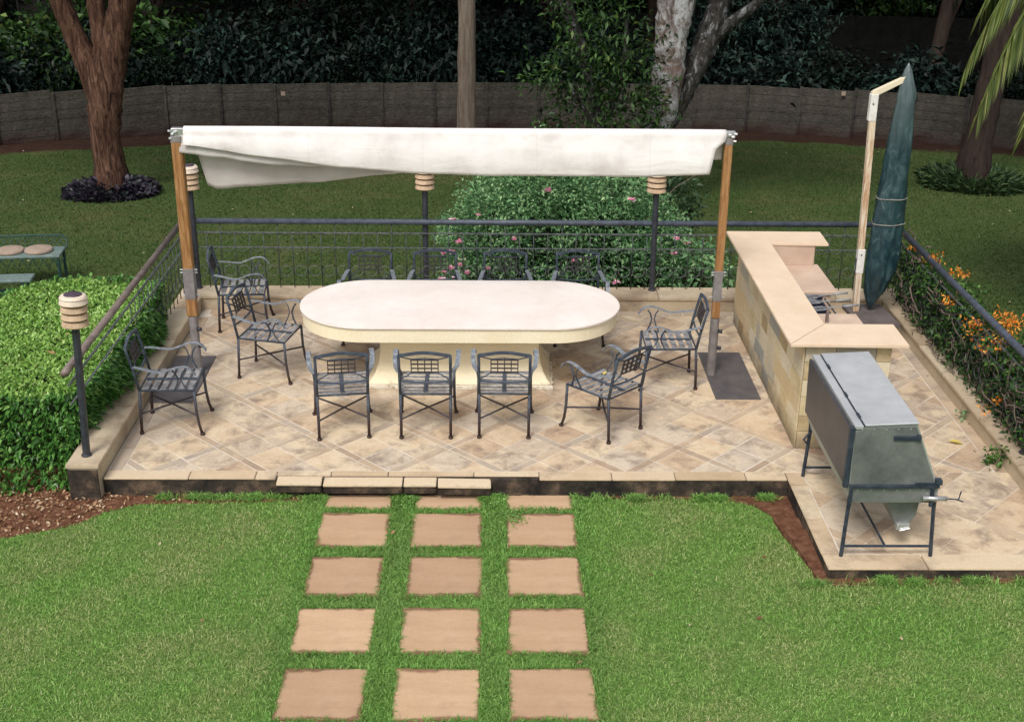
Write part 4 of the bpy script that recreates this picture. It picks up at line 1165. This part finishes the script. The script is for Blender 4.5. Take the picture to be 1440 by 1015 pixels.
def side_leaves(n):
    out = []
    per = [(HP[i-1],HP[i]) for i in range(len(HP))]
    Ls = np.array([math.dist(a,b) for a,b in per]); pr = Ls/Ls.sum()
    idx = RNG.choice(len(per), n, p=pr); t = RNG.uniform(0,1,n)
    A = np.array([p[0] for p in per])[idx]; B = np.array([p[1] for p in per])[idx]
    xy = A+(B-A)*t[:,None]; c = np.array([-4.4,11.6]); o = unit(xy-c)
    z = RNG.uniform(-.18,.62,n)
    bul = .03+.09*np.clip((.5-z)/.6,0,1)+.04*np.sin(xy[:,0]*7+xy[:,1]*5+z*8)
    front = (xy[:,1] < 10.3)
    bul = bul+np.where(front, .22*np.clip((.45-z)/.6,0,1), 0)
    nrm = np.where(front[:,None], np.array([[0,-1.]]), np.where((xy[:,0] > -3.7)[:,None], np.array([[1.,0]]), o))
    p = xy+nrm*(bul-RNG.exponential(.03,n))[:,None]
    return np.stack([p[:,0]+4.4,p[:,1]-11.6,z+.2],1), np.concatenate([nrm,np.zeros((n,1))],1), z
P, O, z = side_leaves(21000)
P[:,0] = np.where((P[:,1]+11.6 > 9.5) & (P[:,2]-.2 < .2), np.minimum(P[:,0], .77), np.minimum(P[:,0], 1.0))
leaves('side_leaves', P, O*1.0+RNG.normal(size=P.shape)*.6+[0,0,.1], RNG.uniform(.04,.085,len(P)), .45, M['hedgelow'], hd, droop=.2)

# ------------------------------------------------------------------ rose bush behind the railing
def blob_points(n, cx, cy, cz, rx, ry, rz, lump=.18, shell=.75, seed=0, zmin=None):
    d = unit(RNG.normal(size=(n,3)))
    r = (shell+(1-shell)*RNG.uniform(0,1,n)**.5)
    l = 1+lump*(np.sin(d[:,0]*5+seed)*np.cos(d[:,2]*4+seed*2)+.6*np.sin(d[:,1]*9+d[:,0]*7+seed*3)+.5*np.sin(d[:,2]*13+d[:,0]*11+seed))
    p = d*(r*l)[:,None]*[rx,ry,rz]+[cx,cy,cz]
    return p, d
def cluster_leaves(P, D, per, spread, L):
    """several leaves around each twig end"""
    n = len(P); Q = np.repeat(P, per, 0)+RNG.normal(size=(n*per,3))*spread
    E = np.repeat(D, per, 0)*.7+RNG.normal(size=(n*per,3))*.8+[0,0,.15]
    return Q, E, RNG.uniform(.6,1.25,n*per)*L
rb = empty('rose_bush', (1.0,16.1,-.45), 0, 'large leafy rose bush with pink blossoms behind the back railing', 'bush')
Pp, Dd = [], []
for (cx,cz,rx,rz_,n,sd) in ((-.85,.85,.55,.6,420,1),(-.25,1.15,.68,.62,560,2),(.5,1.05,.68,.62,520,3),(1.05,.72,.5,.36,260,4),(-1.3,.45,.35,.42,170,5),(.1,.4,1.35,.45,560,6),(1.35,.3,.35,.35,120,8)):
    p, d = blob_points(n, cx, 0, cz, rx, .65, rz_, .2, .6, sd); k = (p[:,2] > .0); Pp.append(p[k]); Dd.append(d[k])
Pp = np.concatenate(Pp); Dd = np.concatenate(Dd)
Q, E, L = cluster_leaves(Pp, Dd, 20, .075, .062)
leaves('foliage', Q, E, L, .45, M['rose'], rb, droop=.15)
P_ = RNG.uniform(0,1,(90,1)); sp_ = Pp[RNG.integers(0,len(Pp),90)]*[1.1,1.1,1.12]+[0,0,.03]
Q, E, L = cluster_leaves(sp_, np.tile([[0,0,1.]],(90,1)), 16, .05, .06); leaves('new_shoots', Q, E, L, .4, M['rose'], rb, droop=.1)
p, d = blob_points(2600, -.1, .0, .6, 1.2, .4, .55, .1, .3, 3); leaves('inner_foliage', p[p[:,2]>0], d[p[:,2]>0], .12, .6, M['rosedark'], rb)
m = MB(); rq = random.Random(4)
for i in range(34):
    x0 = rq.uniform(-.5,.5); a = rq.uniform(-1.4,1.5); y0_ = rq.uniform(-.5,.5); h = rq.uniform(.7,1.5)
    m.tube([(x0,0,0),(x0+a*.35,y0_*.5,h*.45),(x0+a*.75,y0_,h*.85),(x0+a,y0_*1.1,h)], [.012,.009,.006,.003], 5)
m.build('stems', M['stem'], rb)
def flower(loc, parent, mat, r, n=14, name='flower', cup=.5):
    th = RNG.uniform(0,2*pi,n)
    D = np.stack([np.cos(th),np.sin(th)-.35,RNG.uniform(-.2,1,n)*cup+.2],1)
    o = leaves(name, np.zeros((n,3)), D, RNG.uniform(.7,1.1,n)*r, .8, mat, parent, fold=.5)
    o.location = loc; return o
FL = [(-1.58,.42,.42),(-1.5,.25,.5),(-1.62,.05,.4),(-1.45,.12,.55),(-1.4,.02,.5),(-1.54,-.08,.5),(-1.36,.3,.55),(-1.48,.85,.4),(-1.35,.35,.5),(-1.6,.15,.35),(-1.15,.95,.5),(-1.4,.62,.6),(-1.05,.28,.62),(-1.2,-.02,.66),(-1.3,.1,.68),(-.7,.7,.7),(-.62,1.62,.2),(-.4,1.72,.1),(-1.28,.25,.7),(.05,.42,.72),(1.35,.7,.65),(1.5,.6,.5),(1.32,.52,.68),(.75,1.2,.66),(-1.45,-.1,.65),(-1.05,.1,.7),(-.3,1.3,.6),(.6,.15,.75),(-1.5,.45,.5)]
for (x,z,y) in FL: flower((x,-y,z+.12), rb, M['pink'], rq.uniform(.045,.07))

# dark shrub to the right of the rose bush
def shrub(name, loc, blobs, L, per, mat, label, cat='shrub', group=None, wr=.45, spread=.08, twigs=True, sc=1):
    s = empty(name, loc, 0, label, cat, group)
    Pp, Dd = [], []
    for (cx,cy,cz,rx,ry,rz_,n,sd) in blobs:
        p, d = blob_points(n, cx,cy,cz,rx,ry,rz_,.2,.5,sd); k = p[:,2] > 0; Pp.append(p[k]); Dd.append(d[k])
    Pp = np.concatenate(Pp); Dd = np.concatenate(Dd)
    Q, E, LL = cluster_leaves(Pp, Dd, per, spread, L)
    leaves('foliage', Q, E, LL, wr, mat, s, droop=.25)
    if twigs:
        m = MB()
        for i in range(12):
            j = rq.randrange(len(Pp)); e = Pp[j]
            m.tube([(0,0,0),(e[0]*.3,e[1]*.3,e[2]*.5),tuple(e)], [.03,.02,.006], 5)
        m.build('stems', M['darkbark'], s)
    return s
shrub('dark_shrub', (2.35,17.6,zt(17.6)), [(0,0,.7,.6,.5,.8,300,1),(-.4,.1,1.2,.45,.4,.5,160,2)], .1, 8, M['rosedark'], 'dark green shrub behind the right end of the rose bush')
shrub('low_shrub', (2.65,15.6,zt(15.6)), [(0,0,.3,.45,.35,.38,120,4)], .1, 8, M['rose'], 'small leafy shrub behind the railing right of the rose bush')

# ------------------------------------------------------------------ vine on the right railing
vn = empty('flowering_vine', (4.7,11.8,0), 0, 'tangled climbing vine with orange trumpet flowers over the right railing', 'climbing plant')
m = MB()
for i in range(190):
    y = rq.uniform(-3.0,2.0); x = rq.uniform(-.1,.15); pts = []
    z = rq.uniform(.15,.8); dy = rq.uniform(-.09,.09); dz = rq.uniform(-.03,.05)
    for k in range(9):
        pts.append((x,y,z)); x += rq.uniform(-.04,.04); y += dy+rq.uniform(-.05,.05); z += dz+rq.uniform(-.05,.05)
        x = max(-.16,min(.22,x)); z = max(.22,min(.9,z))
    m.tube(pts, rq.uniform(.004,.009), 5)
m.build('stems', M['stem'], vn, smooth=True)
n = 1500
P = np.stack([RNG.normal(.06,.1,n), RNG.uniform(-3.1,2.1,n), .1+.8*RNG.beta(1.6,1.3,n)],1)
P[:,0] = np.maximum(P[:,0], -.14+.08*np.abs(np.sin(P[:,1]*3)))
keep = RNG.uniform(0,1,n) < np.where((P[:,2] > .62) | (np.sin(P[:,1]*5.1)*np.sin(P[:,1]*2.3+1) > .3), .95, .4); P = P[keep]; P[:,2] = np.minimum(P[:,2],.86)
Q, E, L = cluster_leaves(P, np.tile([[.0,0,.6]],(len(P),1)), 7, .04, .055)
leaves('foliage', Q, E, L, .5, M['vine'], vn, droop=.25)
n = 9000
P = np.stack([RNG.normal(.08,.07,n), RNG.uniform(-3.1,2.1,n), RNG.uniform(-.2,.78,n)],1)
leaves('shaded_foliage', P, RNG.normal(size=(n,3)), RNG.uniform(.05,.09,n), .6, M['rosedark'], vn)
def fcl(y, z, x, n, r, s):
    f = []
    th = RNG.uniform(0,2*pi,n)
    P = RNG.normal(size=(n,3))*[s,s*1.3,s*.7]
    D = RNG.normal(size=(n,3))+[-.2,-.6,.7]
    o = leaves('flower_cluster', P, D, RNG.uniform(.7,1.2,n)*r, .42, M['orange'], vn, fold=.6)
    o.location = (x,y,z)
for (y,z,x,n,s) in [(1.95,.97,-.08,26,.03),(1.6,.95,-.06,26,.03),(1.1,.97,.02,90,.055),(.66,.97,.14,80,.05),(.28,.82,-.06,60,.045),(-.5,.86,-.1,110,.06),(-.62,.96,.12,140,.075),(-.78,.94,.16,140,.075),(-.9,.82,.0,110,.07),(-.72,.7,-.05,50,.06),(-1.3,.42,-.1,26,.03),(-1.2,.3,-.14,20,.04)]:
    fcl(y,z-.02,x,int(n*.75),.042,s*.85)
wd = shrub('weed', (4.47,9.98,.002), [(0,0,.08,.09,.09,.1,22,2)], .06, 5, M['vine'], 'small green weed growing at the foot of the right kerb', 'weed', spread=.03, twigs=False)
wd = shrub('weed', (4.5,10.95,.002), [(0,0,.04,.05,.06,.05,9,3)], .05, 4, M['rose'], 'tiny blue-green weed in the joint of the right kerb', 'weed', spread=.02, twigs=False)

# fallen leaves on the paving and chair
def leafthing(x, y, z, L, a, mat, lb):
    o = leaves('fallen_leaf', np.zeros((1,3)), np.array([[cos(a),sin(a),.12]]), [L], .45, M[mat], fold=.35, N=np.array([[0,0,1.]]))
    o.location = (x,y,z); tag(o, lb, 'leaf')
leafthing(4.33,10.42,.012,.15,2.9,'yleaf','yellow fallen leaf on the paving beside the right kerb')
leafthing(1.05,10.92,.466,.08,1.0,'yleaf','small yellow leaf lying on the seat of the diagonal armchair')
leafthing(-4.0,10.95,.64,.11,2.7,'bleaf','brown leaf lying on top of the hedge behind the lamp')

# ------------------------------------------------------------------ garden seat on the back lawn, far left
sy = 15.9; sz = zt(sy)
gs = empty('garden_bench', (-6.02,sy+.15,sz), R(6), 'teal garden bench with two round tan seat pads at the left edge', 'bench')
MB().box(-.75,.42,-.2,.2,.36,.4).build('seat', M['tealpale'], gs, bevel=.01)
for x in (-.24,.12): MB().lathe([(.17,.401),(.18,.42),(.17,.44),(.1,.452)], 22, (x,0)).build('seat_pad', M['pad'], gs, smooth=False)
for (x,y) in ((-.72,-.17),(.39,-.17),(-.72,.17),(.39,.17)): MB().tube([(x,y,0),(x,y,.37)], .02, 8).build('leg', M['teal'], gs)
m = MB()
m.tube([(.42,.2,.36),(.44,.24,.48),(.38,.25,.54)], .012, 6).tube([(-.73,.2,.36),(-.75,.24,.48),(-.7,.25,.54)], .012, 6).tube([(-.7,.25,.54),(.38,.25,.54)], .012, 6)
for i in range(12):
    x = -.68+i*.09
    m.tube([(x,.21,.4),(x+.09,.25,.53)], .005, 5).tube([(x+.09,.21,.4),(x,.25,.53)], .005, 5)
m.build('backrest', M['teal'], gs)
m = MB()
for i in range(9): m.tube([(-.7+i*.13,-.21,.37),(-.64+i*.13,-.21,.22),(-.57+i*.13,-.21,.37)], .008, 5)
m.build('skirt', M['teal'], gs)
g2 = empty('low_garden_bench', (-6.2,15.15,zt(15.15)), R(6), 'low pale teal plank bench in front of the round-padded bench', 'bench')
MB().box(-.7,.5,-.13,.13,.24,.28).build('seat', M['tealpale'], g2, bevel=.01)
for x in (-.6,.4): MB().box(x-.03,x+.03,-.11,.11,0,.24).build('leg', M['teal'], g2)
MB().box(-.56,.36,-.02,.02,.08,.12).build('stretcher', M['teal'], g2)

# ------------------------------------------------------------------ boundary wall
WP = [(-22,19.5),(-15,25.6),(-11,28.5),(-7.55,30.6),(-3.7,31.35),(-.9,31.7),(3,31.75),(6.6,31.5),(9.6,30.3),(12.3,28.8),(16,25.8),(22,20)]
def along(P, step):
    out = [P[0]]; acc = 0
    for a,b in zip(P,P[1:]):
        d = math.dist(a,b); pos = step-acc
        while pos <= d:
            t = pos/d; out.append((a[0]+(b[0]-a[0])*t, a[1]+(b[1]-a[1])*t)); pos += step
        acc = d-(pos-step)
    return out
def precast(label, P, step, height, rowsn, mat, pmat, name='precast_wall', zoff=0):
    w_ = empty(name, (P[0][0],P[0][1],0), 0, label, 'wall')
    nodes = along(P, step)
    for i,(a,b) in enumerate(zip(nodes,nodes[1:])):
        d = math.dist(a,b); an = math.atan2(b[1]-a[1], b[0]-a[0])
        z = min(zt(a[1]),zt(b[1]))-.05+zoff
        loc = (a[0]-P[0][0], a[1]-P[0][1], z)
        m = MB(); rh = height/rowsn
        for r in range(rowsn):
            o_ = rnd.uniform(-.004,.004)
            m.box(.03,d-.03,-.02+o_,.02+o_,r*rh+.004,(r+1)*rh-.008)
        m.box(.03,d-.03,-.012,.012,0,height-.03)
        o = m.build('panel', mat, w_, bevel=.004); o.location = loc; o.rotation_euler = (0,0,an)
        dark = i % 2
        m = MB().box(-.03,.03,-.05 if not dark else -.06,.05,0,height+(.02 if dark else .0))
        o = m.build('post', pmat if dark else mat, w_); o.location = loc; o.rotation_euler = (0,0,an)
    return w_
precast('curved grey precast concrete panel wall along the far end of the lawn', WP, 1.29, 1.24, 6, M['wall'], M['wallpost'])
precast('second dark grey concrete wall half hidden behind plants above the first wall', [(-14,39.2),(-4,38.8),(5,38.4),(12,38.2),(22,37.5)], 1.9, 1.75, 4, M['wall2'], M['wall2'], 'upper_wall', .0)
for (x,y,z,lb) in ((-5.0,31.02,-.88,'small pale marker plate on the boundary wall left of the canopy'),(8.45,30.72,-.72,'small pale marker plate on the boundary wall near the umbrella')):
    o = MB().box(-.05,.05,-.02,.02,-.045,.045).build('marker_plate', M['pad']); o.location = (x,y-.07,z); tag(o, lb, 'plate')

# ------------------------------------------------------------------ trees
def trunk(paths, mat, name, parent, n=12, rough=.06):
    m = MB()
    for pts, rs in paths:
        # resample with small irregularities
        P = []; Rr = []; N_ = len(pts)
        for i in range(N_-1):
            p0,p1,p2,p3 = pts[max(i-1,0)],pts[i],pts[i+1],pts[min(i+2,N_-1)]
            for k in range(6):
                t = k/6
                P.append(tuple(.5*(2*p1[q]+(p2[q]-p0[q])*t+(2*p0[q]-5*p1[q]+4*p2[q]-p3[q])*t*t+(3*p1[q]-p0[q]-3*p2[q]+p3[q])*t**3)+rq.uniform(-.01,.01)*(rs[i]+.2) for q in range(3)))
                tt = t*t*(3-2*t); Rr.append(lerp(rs[i],rs[i+1],tt)*(1+rq.uniform(-rough,rough)))
        P.append(pts[-1]); Rr.append(rs[-1]); v0 = len(m.v); m.tube(P, Rr, n)
        for vi in range(v0, len(m.v)):      # lumps and shallow ribs
            ring = (vi-v0)//n; j = (vi-v0) % n; c = Vector(P[min(ring,len(P)-1)]); v = Vector(m.v[vi]); a_ = 2*pi*j/n
            f_ = 1+.07*sin(3*a_+v.z*1.3)+.05*sin(5*a_-v.z*2.1)+rq.uniform(-.025,.025)
            m.v[vi] = tuple(c+(v-c)*f_)
    return m.build(name, mat, parent, smooth=True)
def crown(parent, blobs, L, per, mat, wr=.5, spread=.3):
    Pp, Dd = [], []
    for (cx,cy,cz,rx,ry,rz_,n,sd) in blobs:
        p, d = blob_points(n, cx,cy,cz,rx,ry,rz_,.22,.35,sd); Pp.append(p); Dd.append(d)
    Pp = np.concatenate(Pp); Dd = np.concatenate(Dd)
    Q, E, LL = cluster_leaves(Pp, Dd, per, spread, L)
    return leaves('crown', Q, E, LL, wr, mat, parent, droop=.2)

t1 = empty('forked_tree', (-6.92,22.9,zt(22.9)), 0, 'reddish brown tree with forked trunk rising from a ring of purple plants on the left', 'tree')
trunk([([(0,0,-.1),(0,0,.25),(-.02,0,1.0),(.06,0,1.7),(.17,0,2.2),(.3,0,2.7)],[.37,.29,.28,.29,.27,.22]),
       ([(.0,0,1.2),(-.1,0,2.05),(-.42,.1,2.9),(-.62,.1,3.6),(-1.0,.2,5.2)],[.16,.21,.19,.17,.13]),
       ([(.06,0,1.3),(.27,0,2.4),(.42,0,2.9),(.62,-.05,3.5),(1.2,0,5.4)],[.18,.255,.24,.22,.16]),
       ([(.12,.05,2.1),(.1,.1,2.6),(.05,.1,3.2),(.0,.2,3.7),(-.2,.3,5.3)],[.22,.18,.15,.13,.1])], M['bark'], 'trunk', t1, 14)
crown(t1, [(-1.8,0,6.3,2.6,2.4,1.2,330,1),(1.6,-.4,6.8,2.8,2.6,1.3,370,2),(0,.8,7.8,2.4,2.4,1.2,300,3)], .26, 6, M['crown'])

t2 = empty('mottled_tree', (2.7,21.7,zt(21.7)), 0, 'pale lichen-mottled tree with two trunks rising behind the rose bush', 'tree')
trunk([([(0,0,-.1),(.0,0,.3),(.02,0,.9),(.18,0,1.5),(.27,0,2.4),(.3,.0,2.9),(.38,0,3.6),(.5,.1,5.4)],[.3,.22,.19,.24,.27,.28,.3,.24])], M['birch'], 'trunk', t2, 14, .08)
trunk([([(.2,.1,1.2),(.5,.2,1.7),(.78,.2,2.4),(1.0,.25,3.0),(1.2,.3,3.7),(1.7,.4,5.4)],[.14,.17,.19,.2,.2,.17]),
       ([(.9,.25,2.7),(1.3,.2,3.1),(1.75,.1,3.5),(2.6,.1,4.5)],[.12,.1,.08,.05])], M['birchdark'], 'trunk', t2, 12, .1)
crown(t2, [(1.5,-.2,6.8,2.8,2.4,1.3,350,4),(-.6,.8,7.0,2.4,2.4,1.2,300,5),(.6,0,8.2,2.6,2.4,1.1,260,6)], .26, 6, M['crown'])
# leafy small tree in front of the mottled one
t3 = empty('small_leafy_tree', (1.95,21.25,zt(21.25)), 0, 'small loose-leaved green tree growing against the mottled trunk', 'tree')
trunk([([(0,0,0),(-.05,0,.8),(-.15,0,1.6),(-.4,0,2.5),(-.8,.1,3.6),(-1.1,.2,4.4)],[.09,.08,.1,.11,.1,.07]),([(-.1,0,1.4),(.2,0,2.2),(.25,0,3.2)],[.05,.04,.03]),([(-.1,0,1.2),(-.5,-.1,1.9),(-.9,-.1,2.3)],[.05,.03,.02])], M['birchdark'], 'trunk', t3, 10)
crown(t3, [(-.35,-.1,1.6,.75,.5,.55,120,7),(-.6,-.2,2.35,.8,.5,.42,120,8),(.35,-.35,2.2,.55,.4,.5,90,9),(-.1,-.2,3.0,1.0,.6,.5,110,10),(-.5,0,3.7,1.2,.7,.5,100,13),(.1,-.3,1.1,.5,.4,.4,60,12),(.7,-.2,1.75,.35,.25,.4,40,15)], .12, 7, M['midgreen'], wr=.42, spread=.1)

t4 = empty('straight_tree', (-.57,29.6,zt(29.6)), 0, 'straight single-stemmed grey-brown tree trunk standing before the boundary wall', 'tree')
trunk([([(.02,0,-.1),(.0,0,.4),(.0,0,1.6),(.03,0,3.2),(.05,0,6.2)],[.27,.225,.2,.19,.16])], M['barkgrey'], 'trunk', t4, 14, .03)
crown(t4, [(0,0,7.6,2.8,2.8,1.5,360,11)], .28, 6, M['crown'])

def palmfrond(base, az, length, rise, drop, parent, seed):
    rf = random.Random(seed); n = 26; pts = []
    for k in range(n+1):
        t = k/n
        r = length*t*(1-.15*t); z = rise*t-drop*t**2.2
        pts.append(Vector((base[0]+cos(az)*r, base[1]+sin(az)*r, base[2]+z)))
    m = MB().tube([tuple(p) for p in pts], [.028*(1-k/n*.85) for k in range(n+1)], 6)
    fr = m.build('frond', M['palmleaf'], parent, smooth=True)
    P, D, L = [], [], []
    for k in range(2,n*6):
        t = k/(n*6); i = min(int(t*n), n-1); f = t*n-i
        p = pts[i].lerp(pts[i+1], f); tan = (pts[i+1]-pts[i]).normalized()
        side = tan.cross(Vector((0,0,1))).normalized()
        for s in (-1,1):
            d = side*s*.65+tan*.75+Vector((0,0,-.35-.3*t+rf.uniform(-.1,.1)))
            P.append(tuple(p)); D.append(tuple(d)); L.append((.3+.42*sin(pi*min(1,t*1.05)))*rf.uniform(.85,1.1))
    leaves('leaflets', np.array(P), np.array(D), np.array(L), .05, M['palmleaf'], fr, droop=.35)
pm = empty('leaning_tree', (9.4,24.3,zt(24.3)), 0, 'dark leaning tree trunk standing in a ring of strap-leaved plants at the right', 'tree')
trunk([([(0,0,-.1),(.0,0,.3),(.03,0,1.2),(.1,0,2.3),(.28,0,3.4),(.6,0,6)],[.4,.33,.27,.23,.22,.2]),([(.12,.1,-.1),(.14,.1,.6),(.1,.1,1.6),(.2,.1,3)],[.3,.22,.17,.14])], M['palmbark'], 'trunk', pm, 14, .1)
crown(pm, [(.5,0,7.4,2.4,2.4,1.2,300,14),(2.2,-.4,6.8,1.8,1.8,1.1,160,15)], .28, 6, M['crown'])
np_ = empty('palm_tree', (7.2,14.4,zt(14.4)), 0, 'palm whose drooping yellow-green fronds hang into the top right corner', 'palm tree')
trunk([([(0,0,-.1),(0,0,.4),(.05,0,2.4),(.0,0,4.6)],[.26,.2,.17,.16])], M['palmbark'], 'trunk', np_, 12, .08)
k_ = 0
for az, ln, ri, dr in [(178,1.95,.9,3.0),(205,1.8,.7,2.9),(232,2.0,.9,3.0),(160,2.1,1.2,2.9),(260,2.2,1.3,2.6),(290,2.3,1.4,2.4),(320,2.3,1.5,2.4),(350,2.3,1.4,2.4),(20,2.3,1.4,2.4),(50,2.3,1.4,2.4),(80,2.3,1.5,2.4),(110,2.3,1.4,2.4),(135,2.2,1.4,2.5)]:
    palmfrond((0,0,4.6), R(az), ln, ri, dr, np_, k_); k_ += 1

def ring_plants(name, loc, r, h, n, L, mat, label, up, wr):
    s = empty(name, loc, 0, label, 'plant')
    th = RNG.uniform(0,2*pi,n); q = np.sqrt(RNG.uniform(.12,1,n))*r
    P = np.stack([q*np.cos(th), q*np.sin(th), RNG.uniform(0,h*.6,n)*(1-.6*(q/r)**2)],1)
    D = np.stack([np.cos(th)*.6, np.sin(th)*.6, np.full(n,up)],1)+RNG.normal(size=(n,3))*.35
    leaves('foliage', P, D, L*RNG.uniform(.6,1.2,n), wr, mat, s, droop=.3)
ring_plants('purple_ground_plants', (-6.82,22.5,zt(22.5)-.02), .78, .42, 2600, .17, M['purple'], 'ring of dark purple bedding plants around the foot of the forked tree', .8, .4)
ring_plants('strappy_plants', (9.25,23.9,zt(23.9)-.02), .86, .4, 2400, .34, M['strap'], 'ring of dark green strap-leaved plants around the foot of the leaning tree', .9, .12)

# ------------------------------------------------------------------ planting behind the wall
def proto_shrub(name, mat, L, per, wr, sd, spread):
    s = empty(name, (0,0,0))
    p, d = blob_points(260, 0,0,.75, .85,.7,.72, .25,.5, sd); k = p[:,2] > 0
    Q, E, LL = cluster_leaves(p[k], d[k], per, spread, L)
    leaves('foliage', Q, E, LL, wr, mat, s, droop=.35)
    m = MB()
    for i in range(7):
        a = rq.uniform(0,6.28); m.tube([(0,0,-.2),(cos(a)*.2,sin(a)*.2,.4),(cos(a)*.5,sin(a)*.4,1.0)], [.04,.025,.008], 5)
    m.build('stems', M['darkbark'], s); return s
KIN = [(proto_shrub('broadleaf_shrub', M['dark2'], .2, 10, .42, 1, .12), 'broad-leaved dark shrub behind the boundary wall', 'broad-leaved shrubs behind the wall'),
       (proto_shrub('dense_shrub', M['dark'], .13, 13, .5, 5, .12), 'dense small-leaved dark shrub behind the boundary wall', 'dense dark shrubs behind the wall'),
       (proto_shrub('green_shrub', M['midgreen'], .15, 9, .5, 9, .12), 'mid-green leafy shrub behind the boundary wall', 'mid-green shrubs behind the wall')]
used = [False]*3
def bg(kind, x, y, s, z=None, sz=None):
    p, lb, gp = KIN[kind]
    if not used[kind]: o = p; used[kind] = True
    else: o = copy_tree(p)
    o.location = (x, y, (zt(y) if z is None else z)-.05); o.rotation_euler = (0,0,rq.uniform(0,6.28))
    o.scale = (s, s, (sz or s)*rq.uniform(.9,1.1)); tag(o, lb, 'shrub', gp)
def wall_y(x):
    for (a,b) in zip(WP,WP[1:]):
        if a[0] <= x <= b[0]: return a[1]+(b[1]-a[1])*(x-a[0])/(b[0]-a[0])
    return 28
x = -15.5
while x < 18:
    y = wall_y(x)+1.75+rq.uniform(0,.5)
    bg(0 if rq.random() < .62 else 1, x, y, rq.uniform(1.15,1.5), sz=rq.uniform(1.0,1.3)*(1.15 if x < 3 else .95)); x += rq.uniform(.8,1.15)
x = -14
while x < 19:
    y = wall_y(x)+3.2+rq.uniform(0,.9)
    k = 2 if (x < -7.3) else 1
    if not (3.6 < x < 13) : bg(k, x, y, rq.uniform(1.6,2.1), sz=rq.uniform(1.5,1.9))
    x += rq.uniform(1.1,1.6)
for row,(y0_,s0) in enumerate(((41.0,2.0),(44.5,2.6),(48.5,3.2))):
    x = -19
    while x < 25:
        bg(rq.choice([1,1,2,0]) if row < 2 else 1, x, y0_+rq.uniform(-.8,.8), s0*rq.uniform(.85,1.2), sz=s0*rq.uniform(.8,1.1)); x += rq.uniform(1.7,2.5)
# trees added beyond the wall; crowns above view shade the background
def bgtree(i, x, y, h, lb):
    t = empty('added_shade_tree', (x,y,zt(y)), 0, lb, 'tree', 'trees added beyond the boundary wall for shade')
    a = rq.uniform(-.5,.5)
    trunk([([(0,0,-.2),(a*.3,0,h*.3),(a,.1,h*.7),(a*1.5,.2,h)],[.26,.2,.17,.1]),([(a*.3,0,h*.3),(a*.3+.9,.3,h*.65),(a+1.6,.3,h*.95)],[.14,.1,.05])], M['darkbark'], 'trunk', t, 8)
    crown(t, [(a,0,h,3.0,2.6,1.7,260,i),(a+1.4,-.6,h-1.1,2.2,1.9,1.1,150,i+5),(a-1.8,.3,h-.9,2.2,1.9,1.1,150,i+7)], .36, 6, M['dark'], spread=.35)
TT = [(-13,34),(-9.3,36),(-5.2,35),(-2.2,37),(1.6,35.5),(4.6,37.5),(8.0,36.4),(11.8,34.5),(15.5,35),(-16,40),(-7,42),(0,43),(7,42.5),(13,41),(19,39)]
for i,(x,y) in enumerate(TT):
    bgtree(i, x, y, rq.uniform(5.6,6.6), 'dark-crowned tree added beyond the boundary wall to shade the background')
s = shrub('drooping_shrub', (7.3,36.0,zt(36)), [(0,0,2.2,2.0,1.2,.8,260,3),(-.8,0,1.5,1.2,.9,.7,140,5),(.9,-.2,1.6,1.2,.9,.8,140,6)], .24, 8, M['dark2'], 'grey-green drooping shrub in front of the second wall left of the umbrella top', spread=.16, wr=.3)
